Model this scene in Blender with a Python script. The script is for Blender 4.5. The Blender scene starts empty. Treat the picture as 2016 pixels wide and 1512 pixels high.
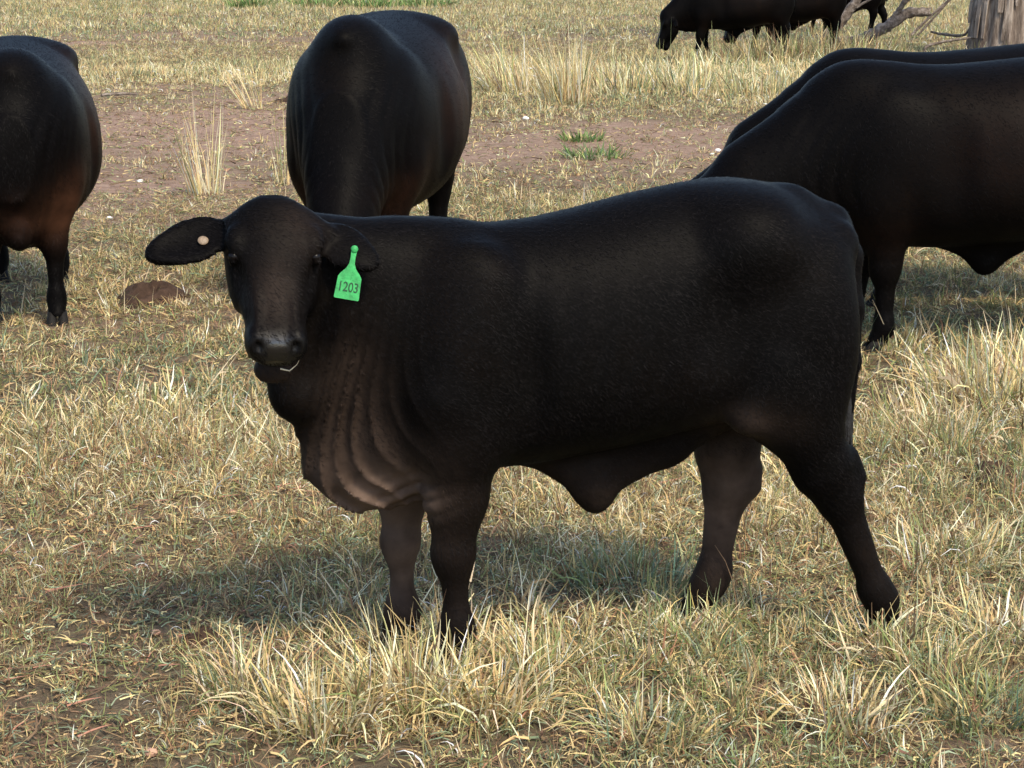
import bpy, math, random
import numpy as np
from mathutils import Matrix, Vector

random.seed(7)
rng = np.random.default_rng(7)
S = bpy.context.scene
COL = S.collection
R = math.radians

# ------------------------------------------------------------------ camera
CAM_H, PITCH = 1.75, math.atan(856 / 4000)
cd = bpy.data.cameras.new('camera')
cam = bpy.data.objects.new('camera', cd)
COL.objects.link(cam)
cam.location = (0, 0, CAM_H)
cam.rotation_euler = (math.pi / 2 - PITCH, 0, 0)
cd.sensor_width = 36
cd.lens = 36 * 4000 / 2016
cd.clip_start, cd.clip_end = 0.05, 3000
S.camera = cam

# ------------------------------------------------------------------ light
SUN_EL, SUN_AZ = R(50), R(180 - 34)          # azimuth clockwise from +Y: behind the camera, to its right
sun_dir = Vector((math.sin(SUN_AZ) * math.cos(SUN_EL), math.cos(SUN_AZ) * math.cos(SUN_EL), math.sin(SUN_EL)))
w = bpy.data.worlds.new('World')
S.world = w
w.use_nodes = True
nt = w.node_tree
bg = nt.nodes['Background']
sky = nt.nodes.new('ShaderNodeTexSky')
sky.sky_type = 'NISHITA'
sky.sun_disc = False
sky.sun_elevation = SUN_EL
sky.sun_rotation = SUN_AZ
sky.dust_density = 1.5
nt.links.new(sky.outputs[0], bg.inputs[0])
bg.inputs[1].default_value = 0.15
sl = bpy.data.lights.new('sun', 'SUN')
sl.energy = 2.15
sl.angle = R(10.0)
sl.color = (1.0, 0.875, 0.665)
sun = bpy.data.objects.new('sun', sl)
COL.objects.link(sun)
sun.rotation_euler = (-sun_dir).to_track_quat('-Z', 'Y').to_euler()
S.view_settings.view_transform = 'Standard'
S.view_settings.look = 'None'
S.view_settings.exposure = 1.17
S.view_settings.gamma = 1
S.view_settings.use_curve_mapping = False

# ------------------------------------------------------------------ helpers
def tag(o, label=None, cat=None, group=None, kind=None):
    for k, v in (('label', label), ('category', cat), ('group', group), ('kind', kind)):
        if v:
            o[k] = v
    return o

def empty(name, loc=(0, 0, 0), rz=0.0):
    o = bpy.data.objects.new(name, None)
    COL.objects.link(o)
    o.location = loc
    o.rotation_euler = (0, 0, rz)
    o.empty_display_size = 0.1
    return o

def mesh_obj(name, V, Fq, mat=None, parent=None, smooth=True, attrs=None):
    """V (n,3), Fq (m,3|4) index array or list of arrays -> ONE mesh object"""
    if not isinstance(Fq, (list, tuple)):
        Fq = [Fq]
    Fq = [np.asarray(f, dtype=np.int32) for f in Fq if len(f)]
    me = bpy.data.meshes.new(name)
    V = np.ascontiguousarray(V, dtype=np.float32)
    me.vertices.add(len(V))
    me.vertices.foreach_set('co', V.ravel())
    loops = np.concatenate([f.ravel() for f in Fq])
    cnt = np.concatenate([np.full(len(f), f.shape[1], np.int32) for f in Fq])
    st = np.concatenate([[0], np.cumsum(cnt)[:-1]]).astype(np.int32)
    me.loops.add(len(loops))
    me.loops.foreach_set('vertex_index', loops)
    me.polygons.add(len(cnt))
    me.polygons.foreach_set('loop_start', st)
    me.polygons.foreach_set('use_smooth', np.full(len(cnt), smooth, dtype=bool))
    for an, (dt, arr) in (attrs or {}).items():
        a = me.attributes.new(an, dt, 'POINT')
        a.data.foreach_set('color' if dt == 'FLOAT_COLOR' else 'value', np.ascontiguousarray(arr, dtype=np.float32).ravel())
    me.update(calc_edges=True)
    if mat:
        me.materials.append(mat)
    o = bpy.data.objects.new(name, me)
    COL.objects.link(o)
    if parent:
        o.parent = parent
    return o

def new_mat(name):
    m = bpy.data.materials.new(name)
    m.use_nodes = True
    n = m.node_tree
    return m, n, n.nodes['Principled BSDF'], n.nodes['Material Output']

def N(n, typ, **kw):
    x = n.nodes.new(typ)
    for k, v in kw.items():
        setattr(x, k, v)
    return x

def ramp(n, fac, stops):
    r = N(n, 'ShaderNodeValToRGB')
    e = r.color_ramp.elements
    while len(e) > 1:
        e.remove(e[-1])
    e[0].position, e[0].color = stops[0][0], (*stops[0][1], 1)
    for p, c in stops[1:]:
        k = e.new(p)
        k.color = (*c, 1)
    n.links.new(fac, r.inputs[0])
    return r.outputs[0]

def noise_tex(n, scale, detail=4, rough=0.55, vec=None):
    t = N(n, 'ShaderNodeTexNoise')
    t.inputs['Scale'].default_value = scale
    t.inputs['Detail'].default_value = detail
    t.inputs['Roughness'].default_value = rough
    if vec is not None:
        n.links.new(vec, t.inputs['Vector'])
    return t.outputs['Fac']

def mixc(n, fac, a, b):
    m = N(n, 'ShaderNodeMix', data_type='RGBA')
    if isinstance(fac, float):
        m.inputs[0].default_value = fac
    else:
        n.links.new(fac, m.inputs[0])
    for v, i in ((a, 6), (b, 7)):
        if isinstance(v, tuple):
            m.inputs[i].default_value = (*v, 1)
        else:
            n.links.new(v, m.inputs[i])
    return m.outputs[2]

# lattice noise, numpy
_LAT = np.random.default_rng(3).random((256, 256))
def vnoise(x, y, f=1.0, seed=0):
    x = np.asarray(x) * f + 17.3 * seed + 100
    y = np.asarray(y) * f + 31.7 * seed + 100
    xi, yi = np.floor(x).astype(int), np.floor(y).astype(int)
    tx, ty = x - xi, y - yi
    tx, ty = tx * tx * (3 - 2 * tx), ty * ty * (3 - 2 * ty)
    a, b = _LAT[xi % 256, yi % 256], _LAT[(xi + 1) % 256, yi % 256]
    c, d = _LAT[xi % 256, (yi + 1) % 256], _LAT[(xi + 1) % 256, (yi + 1) % 256]
    return (a * (1 - tx) + b * tx) * (1 - ty) + (c * (1 - tx) + d * tx) * ty
def fbm(x, y, f=1.0, seed=0, o=3):
    s, a, t = 0, 1, 0
    for i in range(o):
        s = s + a * vnoise(x, y, f * 2.03 ** i, seed + i * 5)
        t += a
        a *= .5
    return s / t
def gz(x, y):
    """height of the ground"""
    x, y = np.asarray(x, float), np.asarray(y, float)
    far = np.clip((y - 12) / 30, 0, 1)
    return (fbm(x, y, .9, 11, 3) - .5) * .045 + (fbm(x, y, .12, 21, 2) - .5) * .16 * far

# ------------------------------------------------------------------ implicit modelling
BIG = 0.16
def smin(a, b, k):
    h = np.clip(.5 + .5 * (b - a) / k, 0, 1)
    return b + (a - b) * h - k * h * (1 - h)
def smax(a, b, k):
    return -smin(-a, -b, k)

class Field:
    def __init__(s):
        s.ops = []
    def _add(s, fn, lo, hi, k, mode):
        s.ops.append((fn, np.asarray(lo) - BIG, np.asarray(hi) + BIG, k, mode))
    def cap(s, a, b, ra, rb, k=.03, ys=1.0, mode='add'):
        """tapered capsule; ys < 1 makes it thinner sideways"""
        a, b = np.array(a, float), np.array(b, float)
        ab = b - a
        m = np.array([1, ys, 1])
        A, AB = a / m, ab / m
        def fn(P):
            Q = P / m
            h = np.clip(((Q - A) @ AB) / (AB @ AB), 0, 1)
            d = np.linalg.norm(Q - A - h[:, None] * AB, axis=1) - (ra + (rb - ra) * h)
            return d * (ys if ys < 1 else 1)
        r = max(ra, rb) * max(1, ys)
        s._add(fn, np.minimum(a, b) - r, np.maximum(a, b) + r, k, mode)
    def ell(s, c, r, k=.04, M=None, mode='add'):
        c, r = np.array(c, float), np.array(r, float)
        def fn(P):
            Q = P - c
            if M is not None:
                Q = Q @ M
            k0 = np.linalg.norm(Q / r, axis=1)
            k1 = np.linalg.norm(Q / (r * r), axis=1) + 1e-9
            return k0 * (k0 - 1) / k1
        e = r.max() if M is not None else r
        s._add(fn, c - e, c + e, k, mode)
    def loft(s, tab, k=.05, O=None, M=None, pw=2.0):
        """tab rows: x, top, bottom, half width, height of the widest line"""
        T = np.array(tab, float)
        xs = np.linspace(T[0, 0], T[-1, 0], 160)
        def sm(col):
            v = np.interp(xs, T[:, 0], T[:, col])
            kx = np.hanning(15); kx /= kx.sum()
            return np.convolve(np.pad(v, 7, mode='edge'), kx, 'valid')
        tt, bb, ww, cc = sm(1), sm(2), sm(3), sm(4)
        if O is not None:
            O = np.array(O, float)
        def fn(P):
            Q = (P - O) @ M if M is not None else P
            x = np.clip(Q[:, 0], xs[0], xs[-1])
            top, bot, hw, zc = (np.interp(x, xs, v) for v in (tt, bb, ww, cc))
            dz = Q[:, 2] - zc
            hh = np.where(dz > 0, top - zc, zc - bot)
            ay, az = np.abs(Q[:, 1]) / hw, np.abs(dz) / hh
            k0 = (ay ** pw + az ** pw) ** (1 / pw) + 1e-9
            k1 = np.sqrt((ay / hw) ** 2 + (az / hh) ** 2) / (np.sqrt(ay ** 2 + az ** 2) + 1e-9) + 1e-9
            d = (k0 - 1) / k1
            ex = np.abs(Q[:, 0] - x)
            return np.where(ex > 0, np.sqrt(np.maximum(d, 0) ** 2 + ex ** 2) + np.minimum(d, 0) * (ex <= 0), d)
        if M is None:
            lo = (xs[0], -ww.max(), bb.min()); hi = (xs[-1], ww.max(), tt.max())
        else:
            e = np.abs(T[:, :4]).max() * 1.1
            lo, hi = O - e, O + e
        s._add(fn, lo, hi, k, 'add')
    def warp(s, fn, lo, hi):
        s.ops.append((fn, np.asarray(lo, float), np.asarray(hi, float), 0, 'disp'))
    def __call__(s, P):
        f = np.full(len(P), BIG)
        for fn, lo, hi, k, mode in s.ops:
            m = np.all((P > lo) & (P < hi), axis=1)
            if not m.any():
                continue
            i = np.nonzero(m)[0]
            if mode == 'disp':
                f[i] += fn(P[i])
                continue
            d = fn(P[i])
            if mode == 'add':
                f[i] = smin(f[i], d, k)
            else:
                f[i] = smax(f[i], -d, k)
        return f
    def mesh(s, lo, hi, h, B=8):
        lo, hi = np.array(lo, float), np.array(hi, float)
        nb = np.ceil((hi - lo) / (h * B)).astype(int)
        g = np.stack(np.meshgrid(*[np.arange(n) for n in nb], indexing='ij'), -1).reshape(-1, 3)
        cen = lo + (g + .5) * B * h
        fc = s(cen)
        act = np.abs(fc) < min(B * h * .87 * 1.35 + .012, BIG - .002)
        F = np.repeat(np.repeat(np.repeat(fc.reshape(nb), B, 0), B, 1), B, 2).astype(np.float32)
        off = np.stack(np.meshgrid(*[np.arange(B)] * 3, indexing='ij'), -1).reshape(-1, 3)
        ga = g[act]
        for j in range(0, len(ga), 1500):
            I = (ga[j:j + 1500, None, :] * B + off[None]).reshape(-1, 3)
            F[I[:, 0], I[:, 1], I[:, 2]] = s(lo + (I + .5) * h)
        ins = F < 0
        n = np.array(F.shape)
        c = np.zeros(n - 1, np.int8)
        corners = [(a, b, d) for a in (0, 1) for b in (0, 1) for d in (0, 1)]
        for a, b, d in corners:
            c += ins[a:n[0] - 1 + a, b:n[1] - 1 + b, d:n[2] - 1 + d]
        A = np.argwhere((c > 0) & (c < 8))
        idx = np.full(n - 1, -1, np.int32)
        idx[A[:, 0], A[:, 1], A[:, 2]] = np.arange(len(A))
        acc, wt = np.zeros((len(A), 3)), np.zeros(len(A))
        for p in corners:
            for ax in range(3):
                if p[ax]:
                    continue
                q = list(p); q[ax] = 1
                fa = F[A[:, 0] + p[0], A[:, 1] + p[1], A[:, 2] + p[2]]
                fb = F[A[:, 0] + q[0], A[:, 1] + q[1], A[:, 2] + q[2]]
                m = (fa < 0) != (fb < 0)
                t = np.where(m, fa / np.where(m, fa - fb, 1), 0)
                pt = np.array(p, float)[None] + np.zeros((len(A), 3))
                pt[:, ax] += t
                acc[m] += pt[m]
                wt += m
        V = lo + (A + acc / np.maximum(wt, 1)[:, None] + .5) * h
        quads = []
        for ax in range(3):
            o1, o2 = (ax + 1) % 3, (ax + 2) % 3
            sl0 = [slice(None)] * 3; sl1 = [slice(None)] * 3
            sl0[ax] = slice(0, n[ax] - 1); sl1[ax] = slice(1, n[ax])
            a, b = ins[tuple(sl0)], ins[tuple(sl1)]
            for flip, E in ((False, np.argwhere(a & ~b)), (True, np.argwhere(~a & b))):
                E = E[(E[:, o1] > 0) & (E[:, o2] > 0) & (E[:, o1] < n[o1] - 1) & (E[:, o2] < n[o2] - 1)]
                def cell(d1, d2):
                    q = E.copy(); q[:, o1] -= d1; q[:, o2] -= d2
                    return idx[q[:, 0], q[:, 1], q[:, 2]]
                Q = np.stack([cell(0, 0), cell(1, 0), cell(1, 1), cell(0, 1)], 1)
                quads.append(Q[:, ::-1] if flip else Q)
        Q = np.concatenate(quads)
        Q = Q[(Q >= 0).all(1)]
        e = h * .5
        T = np.array([(1, 1, 1), (1, -1, -1), (-1, 1, -1), (-1, -1, 1)], float)
        for it in range(2):
            gr, f0 = np.zeros_like(V), 0
            for t in T:
                ft = s(V + e * t)
                gr += t * ft[:, None]
                f0 = f0 + ft / 4
            gr /= 4 * e
            g2 = np.maximum((gr ** 2).sum(1), .15)
            stp = gr * (s(V) / g2)[:, None]
            L = np.linalg.norm(stp, axis=1)
            V -= stp * np.minimum(1, h / np.maximum(L, 1e-9))[:, None]
        return V, Q

def frame(nose, fore):
    """columns: nose direction, head's left, forehead normal"""
    x = np.array(nose, float); x /= np.linalg.norm(x)
    z = np.array(fore, float); z -= x * (x @ z); z /= np.linalg.norm(z)
    return np.stack([x, np.cross(z, x), z], 1)

# ------------------------------------------------------------------ materials of cattle
def coat_mat(name, brown=(.105, .072, .055), lift=.20):
    m, n, b, _ = new_mat(name)
    tc = N(n, 'ShaderNodeTexCoord').outputs['Object']
    c = ramp(n, noise_tex(n, 3.0, 5, .6, tc), [(.30, (.0075 * lift, .0068 * lift, .0075 * lift)), (.55, (.011 * lift, .0095 * lift, .0092 * lift)), (.78, (.019 * lift, .0135 * lift, .0105 * lift))])
    fine = ramp(n, noise_tex(n, 190, 3, .7, tc), [(.3, (.55, .55, .55)), (.7, (1.5, 1.45, 1.4))])
    mm = N(n, 'ShaderNodeMix', data_type='RGBA', blend_type='MULTIPLY')
    mm.inputs[0].default_value = 1
    n.links.new(c, mm.inputs[6]); n.links.new(fine, mm.inputs[7])
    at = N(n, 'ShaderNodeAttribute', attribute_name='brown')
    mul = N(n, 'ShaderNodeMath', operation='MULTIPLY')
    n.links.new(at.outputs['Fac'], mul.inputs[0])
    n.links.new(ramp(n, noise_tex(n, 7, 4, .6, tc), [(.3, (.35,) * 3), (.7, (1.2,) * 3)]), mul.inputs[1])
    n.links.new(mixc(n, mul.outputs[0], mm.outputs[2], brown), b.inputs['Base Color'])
    gl = N(n, 'ShaderNodeAttribute', attribute_name='wet')
    mr = N(n, 'ShaderNodeMapRange')
    n.links.new(gl.outputs['Fac'], mr.inputs[0])
    mr.inputs[3].default_value = .50; mr.inputs[4].default_value = .22
    n.links.new(mr.outputs[0], b.inputs['Roughness'])
    mr2 = N(n, 'ShaderNodeMapRange'); n.links.new(gl.outputs['Fac'], mr2.inputs[0])
    mr2.inputs[3].default_value = .028; mr2.inputs[4].default_value = .9
    n.links.new(mr2.outputs[0], b.inputs['Specular IOR Level'])
    # short coat: stretched fine bump
    mp = N(n, 'ShaderNodeMapping'); mp.inputs['Scale'].default_value = (60, 260, 110)
    n.links.new(tc, mp.inputs[0])
    bp = N(n, 'ShaderNodeBump'); bp.inputs['Strength'].default_value = .16; bp.inputs['Distance'].default_value = .004
    n.links.new(noise_tex(n, 1, 3, .6, mp.outputs[0]), bp.inputs['Height'])
    n.links.new(bp.outputs[0], b.inputs['Normal'])
    return m
COAT = coat_mat('black_coat')
COAT_COW = coat_mat('dark_brown_black_coat', brown=(.060, .026, .014), lift=.22)

def simple(name, col, rough=.6, spec=.4, var=.25, sc=30, bump=.2):
    m, n, b, _ = new_mat(name)
    tc = N(n, 'ShaderNodeTexCoord').outputs['Object']
    lo, hi = tuple(c * (1 - var) for c in col), tuple(c * (1 + var) for c in col)
    n.links.new(ramp(n, noise_tex(n, sc, 4, .6, tc), [(.3, lo), (.7, hi)]), b.inputs['Base Color'])
    b.inputs['Roughness'].default_value = rough
    b.inputs['Specular IOR Level'].default_value = spec
    if bump:
        bp = N(n, 'ShaderNodeBump'); bp.inputs['Strength'].default_value = bump; bp.inputs['Distance'].default_value = .01
        n.links.new(noise_tex(n, sc * 2, 4, .6, tc), bp.inputs['Height'])
        n.links.new(bp.outputs[0], b.inputs['Normal'])
    return m
HOOF = simple('hoof_horn', (.012, .011, .010), .7, .12)
EYE = simple('eye_gloss', (.003, .002, .002), .30, .15, .1, 20, 0)
HAIR = simple('black_hair', (.008, .007, .007), .5)
TAGM = simple('green_plastic', (.032, .28, .075), .55, .25, .35, 45, .2)
INK = simple('black_ink', (.015, .060, .026), .6, .2, .1, 60, 0)
BUTTON = simple('pale_plastic', (.17, .12, .075), .5, .4, .3, 120, .1)

# ------------------------------------------------------------------ cattle
def add_head(F, O, M, hs, ears, mouth_open=.0, detail=True, ws=1.0):
    O = np.array(O, float)
    def W(p): return O + M @ (np.array(p, float) * hs * np.array((1, ws, 1)))
    tab = [(-.045, .000, -.050, .040, -.03), (-.025, .022, -.095, .074, -.03), (.01, .038, -.14, .098, -.03), (.06, .050, -.170, .116, -.035),
           (.115, .052, -.175, .122, -.04), (.165, .043, -.165, .113, -.045), (.215, .030, -.145, .099, -.05), (.27, .021, -.12, .085, -.05),
           (.325, .017, -.10, .073, -.045), (.37, .016, -.092, .077, -.045), (.405, .008, -.086, .074, -.045), (.430, -.010, -.074, .058, -.045), (.442, -.03, -.058, .03, -.045)]
    F.loft([[v * hs * (ws if i == 3 else 1) for i, v in enumerate(r)] for r in tab], .03 * hs, O, M, 2.35)
    op = mouth_open
    F.cap(W((.17, 0, -.150)), W((.395, 0, -.122 - op * 1.7)), .056 * hs, .035 * hs, .022 * hs)
    F.cap(W((.396, .016, -.122 - op * 1.7)), W((.396, -.016, -.122 - op * 1.7)), .035 * hs, .035 * hs, .015 * hs)
    for s in (-1, 1):
        F.ell(W((.108, s * .100, .018)), (.040 * hs, .022 * hs, .022 * hs), .03 * hs, M)          # brow
        F.ell(W((.164, s * .130, .008)), (.034 * hs, .022 * hs, .024 * hs), .025 * hs, M, 'sub')   # eye socket
        F.ell(W((.235, s * .106, .008)), (.070 * hs, .034 * hs, .040 * hs), .025 * hs, M, 'sub')     # hollow under the eye
        F.ell(W((.18, s * .078, -.100)), (.080 * hs, .030 * hs, .050 * hs), .04 * hs, M)            # cheek
        F.ell(W((.300, s * .046, .006)), (.06 * hs, .010 * hs, .014 * hs), .02 * hs, M)             # side of nose bridge
        F.ell(W((.388, s * .050, -.012)), (.036 * hs, .024 * hs, .028 * hs), .022 * hs, M)          # wing of nostril
        if detail:
            F.ell(W((.424, s * .046, .004)), (.026 * hs, .0115 * hs, .0155 * hs), .007 * hs, M @ np.array([[1, 0, 0], [0, .8, s * .6], [0, -s * .6, .8]]), 'sub')
            F.ell(W((.150, s * .104, .008)), (.024 * hs, .011 * hs, .014 * hs), .010 * hs, M)      # lid bulge
    if detail:
        F.ell(W((.425, 0, -.083 - op * .4)), (.052 * hs, .060 * hs, .0045 * hs + op * .22), .010 * hs, M, 'sub')   # mouth slit
    for e in ears:
        rt, ax, wd = W(e['root']), M @ np.array(e['axis'], float), M @ np.array(e['wide'], float)
        E = frame(ax, np.cross(ax, wd))
        L, wdt = e['L'] * hs, e['w'] * hs
        F.cap(rt - E[:, 0] * .02 * hs, rt + E[:, 0] * .05 * hs, .032 * hs, .030 * hs, .03 * hs)
        c = rt + E[:, 0] * L * .50
        F.ell(c, (L * .43, wdt, .014 * hs), .014 * hs, E)
        F.ell(rt + E[:, 0] * L * .80, (L * .27, wdt * .50, .012 * hs), .030 * hs, E)
        c2 = c + E[:, 2] * .017 * hs * e.get('face', 1)
        F.ell(c2, (L * .40, wdt * .70, .016 * hs), .014 * hs, E, 'sub')
    return W

def leg_front(F, s, pts, r, k=.035):
    """pts: elbow, knee, fetlock, foot"""
    for (a, b, ra, rb) in zip(pts[:-1], pts[1:], r[:-1], r[1:]):
        F.cap(a, b, ra, rb, k, .86)

def hoof_mesh(name, p, direction, size, parent):
    """two claws with a cleft, flat sole, sloping front"""
    V, Q = [], []
    d = np.array(direction, float); d /= np.linalg.norm(d)
    side = np.array((-d[1], d[0], 0))
    n = 12
    for s in (-1, 1):
        b0 = len(V)
        for (z, sc, sh) in ((0, 1.0, .012), (.25, .97, .006), (.7, .82, -.008), (1.0, .70, -.018)):
            for i in range(n):
                a = 2 * math.pi * i / n
                q = np.array(p) + d * (math.cos(a) * size * .75 * sc + sh * size / .05 + size * .15) + side * (s * size * .46 + math.sin(a) * size * .44 * sc)
                q[2] = p[2] + z * size * 1.05
                V.append(q)
        for r_ in range(3):
            for i in range(n):
                j = (i + 1) % n
                Q.append((b0 + r_ * n + i, b0 + r_ * n + j, b0 + (r_ + 1) * n + j, b0 + (r_ + 1) * n + i))
        c = len(V); V.append(np.mean(V[b0 + 3 * n:b0 + 4 * n], axis=0))
        for i in range(n):
            Q.append((b0 + 3 * n + i, b0 + 3 * n + (i + 1) % n, c, c))
    q4 = [q for q in Q if q[2] != q[3]]
    q3 = [q[:3] for q in Q if q[2] == q[3]]
    return mesh_obj(name, np.array(V), [np.array(q4), np.array(q3)], HOOF, parent)

def sphere(name, c, r, mat, parent, M=None, seg=16):
    V, Q = [], []
    for i in range(seg // 2 + 1):
        t = math.pi * i / (seg // 2)
        for j in range(seg):
            a = 2 * math.pi * j / seg
            V.append((math.sin(t) * math.cos(a), math.sin(t) * math.sin(a), math.cos(t)))
    for i in range(seg // 2):
        for j in range(seg):
            k = (j + 1) % seg
            Q.append((i * seg + j, (i + 1) * seg + j, (i + 1) * seg + k, i * seg + k))
    V = np.array(V) * np.array(r)
    if M is not None:
        V = V @ M.T
    return mesh_obj(name, V + np.array(c), np.array(Q), mat, parent)

def strands(name, pts_list, r0, mat, parent, sides=4):
    """thin tapering tubes"""
    V, Q = [], []
    for pts in pts_list:
        pts = np.array(pts, float)
        n = len(pts)
        b0 = len(V)
        for i, p in enumerate(pts):
            t = pts[min(i + 1, n - 1)] - pts[max(i - 1, 0)]
            t /= np.linalg.norm(t) + 1e-9
            u = np.cross(t, (.3, .9, .2)); u /= np.linalg.norm(u)
            v = np.cross(t, u)
            r = r0 * (1 - .85 * i / (n - 1))
            for k in range(sides):
                a = 2 * math.pi * k / sides
                V.append(p + (u * math.cos(a) + v * math.sin(a)) * r)
        for i in range(n - 1):
            for k in range(sides):
                l = (k + 1) % sides
                Q.append((b0 + i * sides + k, b0 + i * sides + l, b0 + (i + 1) * sides + l, b0 + (i + 1) * sides + k))
    return mesh_obj(name, np.array(V), np.array(Q), mat, parent)

def gauss(P, c, r):
    return np.exp(-(((P - np.array(c)) / np.array(r)) ** 2).sum(1))

def fur_mat():
    m, n, b, _ = new_mat('coat_hair')
    at = N(n, 'ShaderNodeAttribute', attribute_name='col')
    n.links.new(at.outputs['Color'], b.inputs['Base Color'])
    b.inputs['Roughness'].default_value = .5
    b.inputs['Specular IOR Level'].default_value = .04
    return m
FUR = fur_mat()
def add_fur(V, Q, br, parent, n, ln, wd, brown, skip=None, mul=1.0):
    r = np.random.default_rng(5)
    q = Q[r.integers(0, len(Q), n)]
    if skip is not None:
        q = q[~skip[q[:, 0]]]
        n = len(q)
    a, b, c, d = (V[q[:, i]] for i in range(4))
    u, v = r.random((n, 1)), r.random((n, 1))
    P = (a * (1 - u) + b * u) * (1 - v) + (d * (1 - u) + c * u) * v
    nr = np.cross(c - a, d - b); nr /= np.linalg.norm(nr, axis=1, keepdims=True) + 1e-12
    fl = np.array((-.75, 0, -.65)) + .30 * np.stack([np.sin(P[:, 2] * 9 + P[:, 0] * 4), np.sin(P[:, 0] * 7), np.cos(P[:, 0] * 6 + P[:, 2] * 5)], -1) + r.normal(0, .28, (n, 3))
    fl -= nr * (fl * nr).sum(1, keepdims=True); fl /= np.linalg.norm(fl, axis=1, keepdims=True) + 1e-9
    sd = np.cross(nr, fl)
    L = (ln * np.exp(r.normal(0, .3, n)))[:, None]
    t = P + (fl + nr * r.uniform(.06, .26, (n, 1))) * L
    w_ = wd * .5
    VV = np.stack([P - sd * w_, P + sd * w_, t + sd * w_ * .3, t - sd * w_ * .3], 1).reshape(-1, 3)
    QQ = np.arange(4 * n).reshape(-1, 4)
    base = mul * np.array((.0048, .0041, .0040)) * np.exp(r.normal(0, .35, (n, 1)))
    f = np.clip(br[q[:, 0]], 0, 1)[:, None] * r.uniform(.3, 1.2, (n, 1))
    C = np.ones((n, 4, 4), np.float32)
    C[:, :, :3] = (base * (1 - f) + np.array(brown) * f)[:, None]
    o = mesh_obj('coat_hair', VV, QQ, FUR, parent, smooth=False, attrs={'col': ('FLOAT_COLOR', C.reshape(-1, 4))})
    o['kind'] = 'stuff'

# ---- the calf: local x = towards its head, y = its left (towards the camera), z up
CA = R(15)
calf = empty('calf', (.985, 5.16, 0), math.pi + CA)
tag(calf, 'black calf standing side-on with a green ear tag, looking at the camera', 'calf')
F = Field()
F.loft([(.145, .93, .74, .05, .83), (.165, 1.02, .66, .110, .83), (.195, 1.085, .60, .155, .82), (.235, 1.130, .58, .185, .82), (.30, 1.166, .575, .208, .83), (.38, 1.185, .58, .222, .83),
        (.48, 1.193, .585, .232, .82), (.58, 1.186, .57, .243, .81), (.72, 1.162, .545, .252, .79), (.85, 1.132, .525, .252, .78), (.97, 1.110, .510, .243, .77),
        (1.09, 1.102, .500, .225, .77), (1.23, 1.112, .49, .198, .76), (1.34, 1.11, .48, .165, .75), (1.42, 1.07, .48, .125, .74), (1.48, .98, .52, .07, .74)], .05, pw=2.25)
for s in (-1, 1):
    F.ell((.45, s * .120, 1.10), (.10, .075, .055), .09)                # hook bone
    F.ell((.20, s * .08, 1.03), (.05, .06, .06), .06)                   # pin bone
    F.ell((1.17, s * .135, .80), (.135, .088, .27), .06)                # shoulder
    F.ell((1.20, s * .150, .63), (.10, .075, .12), .06)                 # upper arm
    F.ell((.305, s * .135, .80), (.140, .105, .27), .07)                # thigh
    F.ell((.39, s * .150, .70), (.09, .075, .14), .06)                  # stifle
    F.ell((.56, s * .285, .87), (.075, .060, .15), .06, None, 'sub')     # hollow of the flank
    F.ell((1.03, s * .250, .70), (.030, .034, .19), .05, None, 'sub')
    F.ell((.46, s * .165, 1.04), (.09, .07, .07), .10)
    F.cap((1.12, s * .135, .98), (1.24, s * .165, .72), .06, .06, .07)
    F.cap((.47, s * .185, .63), (.40, s * .17, .74), .045, .06, .05)   # behind the shoulder
# hind leg on the camera's side (stretched back)
F.cap((.345, .150, .66), (.250, .140, .48), .112, .075, .05, .8)
F.cap((.245, .140, .47), (.200, .135, .40), .074, .060, .03, .75)
F.cap((.170, .135, .500), (.150, .135, .445), .017, .022, .03)          # point of the hock
F.cap((.200, .135, .40), (.085, .130, .135), .050, .033, .03, .78)
F.cap((.085, .130, .135), (.065, .130, .105), .042, .041, .03, .85)
F.cap((.065, .130, .105), (.055, .130, .05), .040, .038, .02, .9)
# far hind leg (set forward)
F.cap((.38, -.145, .66), (.395, -.140, .47), .108, .082, .05, .8)
F.cap((.395, -.140, .46), (.390, -.135, .37), .080, .068, .03, .75)
F.cap((.325, -.135, .40), (.325, -.135, .36), .020, .020, .04)
F.cap((.395, -.135, .37), (.430, -.130, .13), .057, .037, .03, .78)
F.cap((.430, -.130, .13), (.445, -.130, .10), .045, .044, .03, .85)
F.cap((.445, -.130, .10), (.480, -.130, .05), .043, .040, .02, .9)
# front legs
leg_front(F, 1, [(1.180, .125, .62), (1.190, .115, .46), (1.196, .112, .34)], [.098, .072, .053])
F.ell((1.200, .112, .305), (.045, .040, .052), .03)
leg_front(F, 1, [(1.196, .112, .30), (1.190, .112, .14), (1.190, .112, .105)], [.036, .029, .036])
leg_front(F, 1, [(1.190, .112, .105), (1.21, .112, .05)], [.038, .036])
leg_front(F, -1, [(1.265, -.12, .62), (1.275, -.112, .42), (1.278, -.112, .32)], [.090, .062, .048])
F.ell((1.284, -.112, .285), (.044, .040, .052), .03)
leg_front(F, -1, [(1.280, -.112, .27), (1.278, -.112, .125), (1.278, -.112, .095)], [.034, .028, .035])
leg_front(F, -1, [(1.278, -.112, .095), (1.297, -.112, .05)], [.037, .035])
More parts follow.
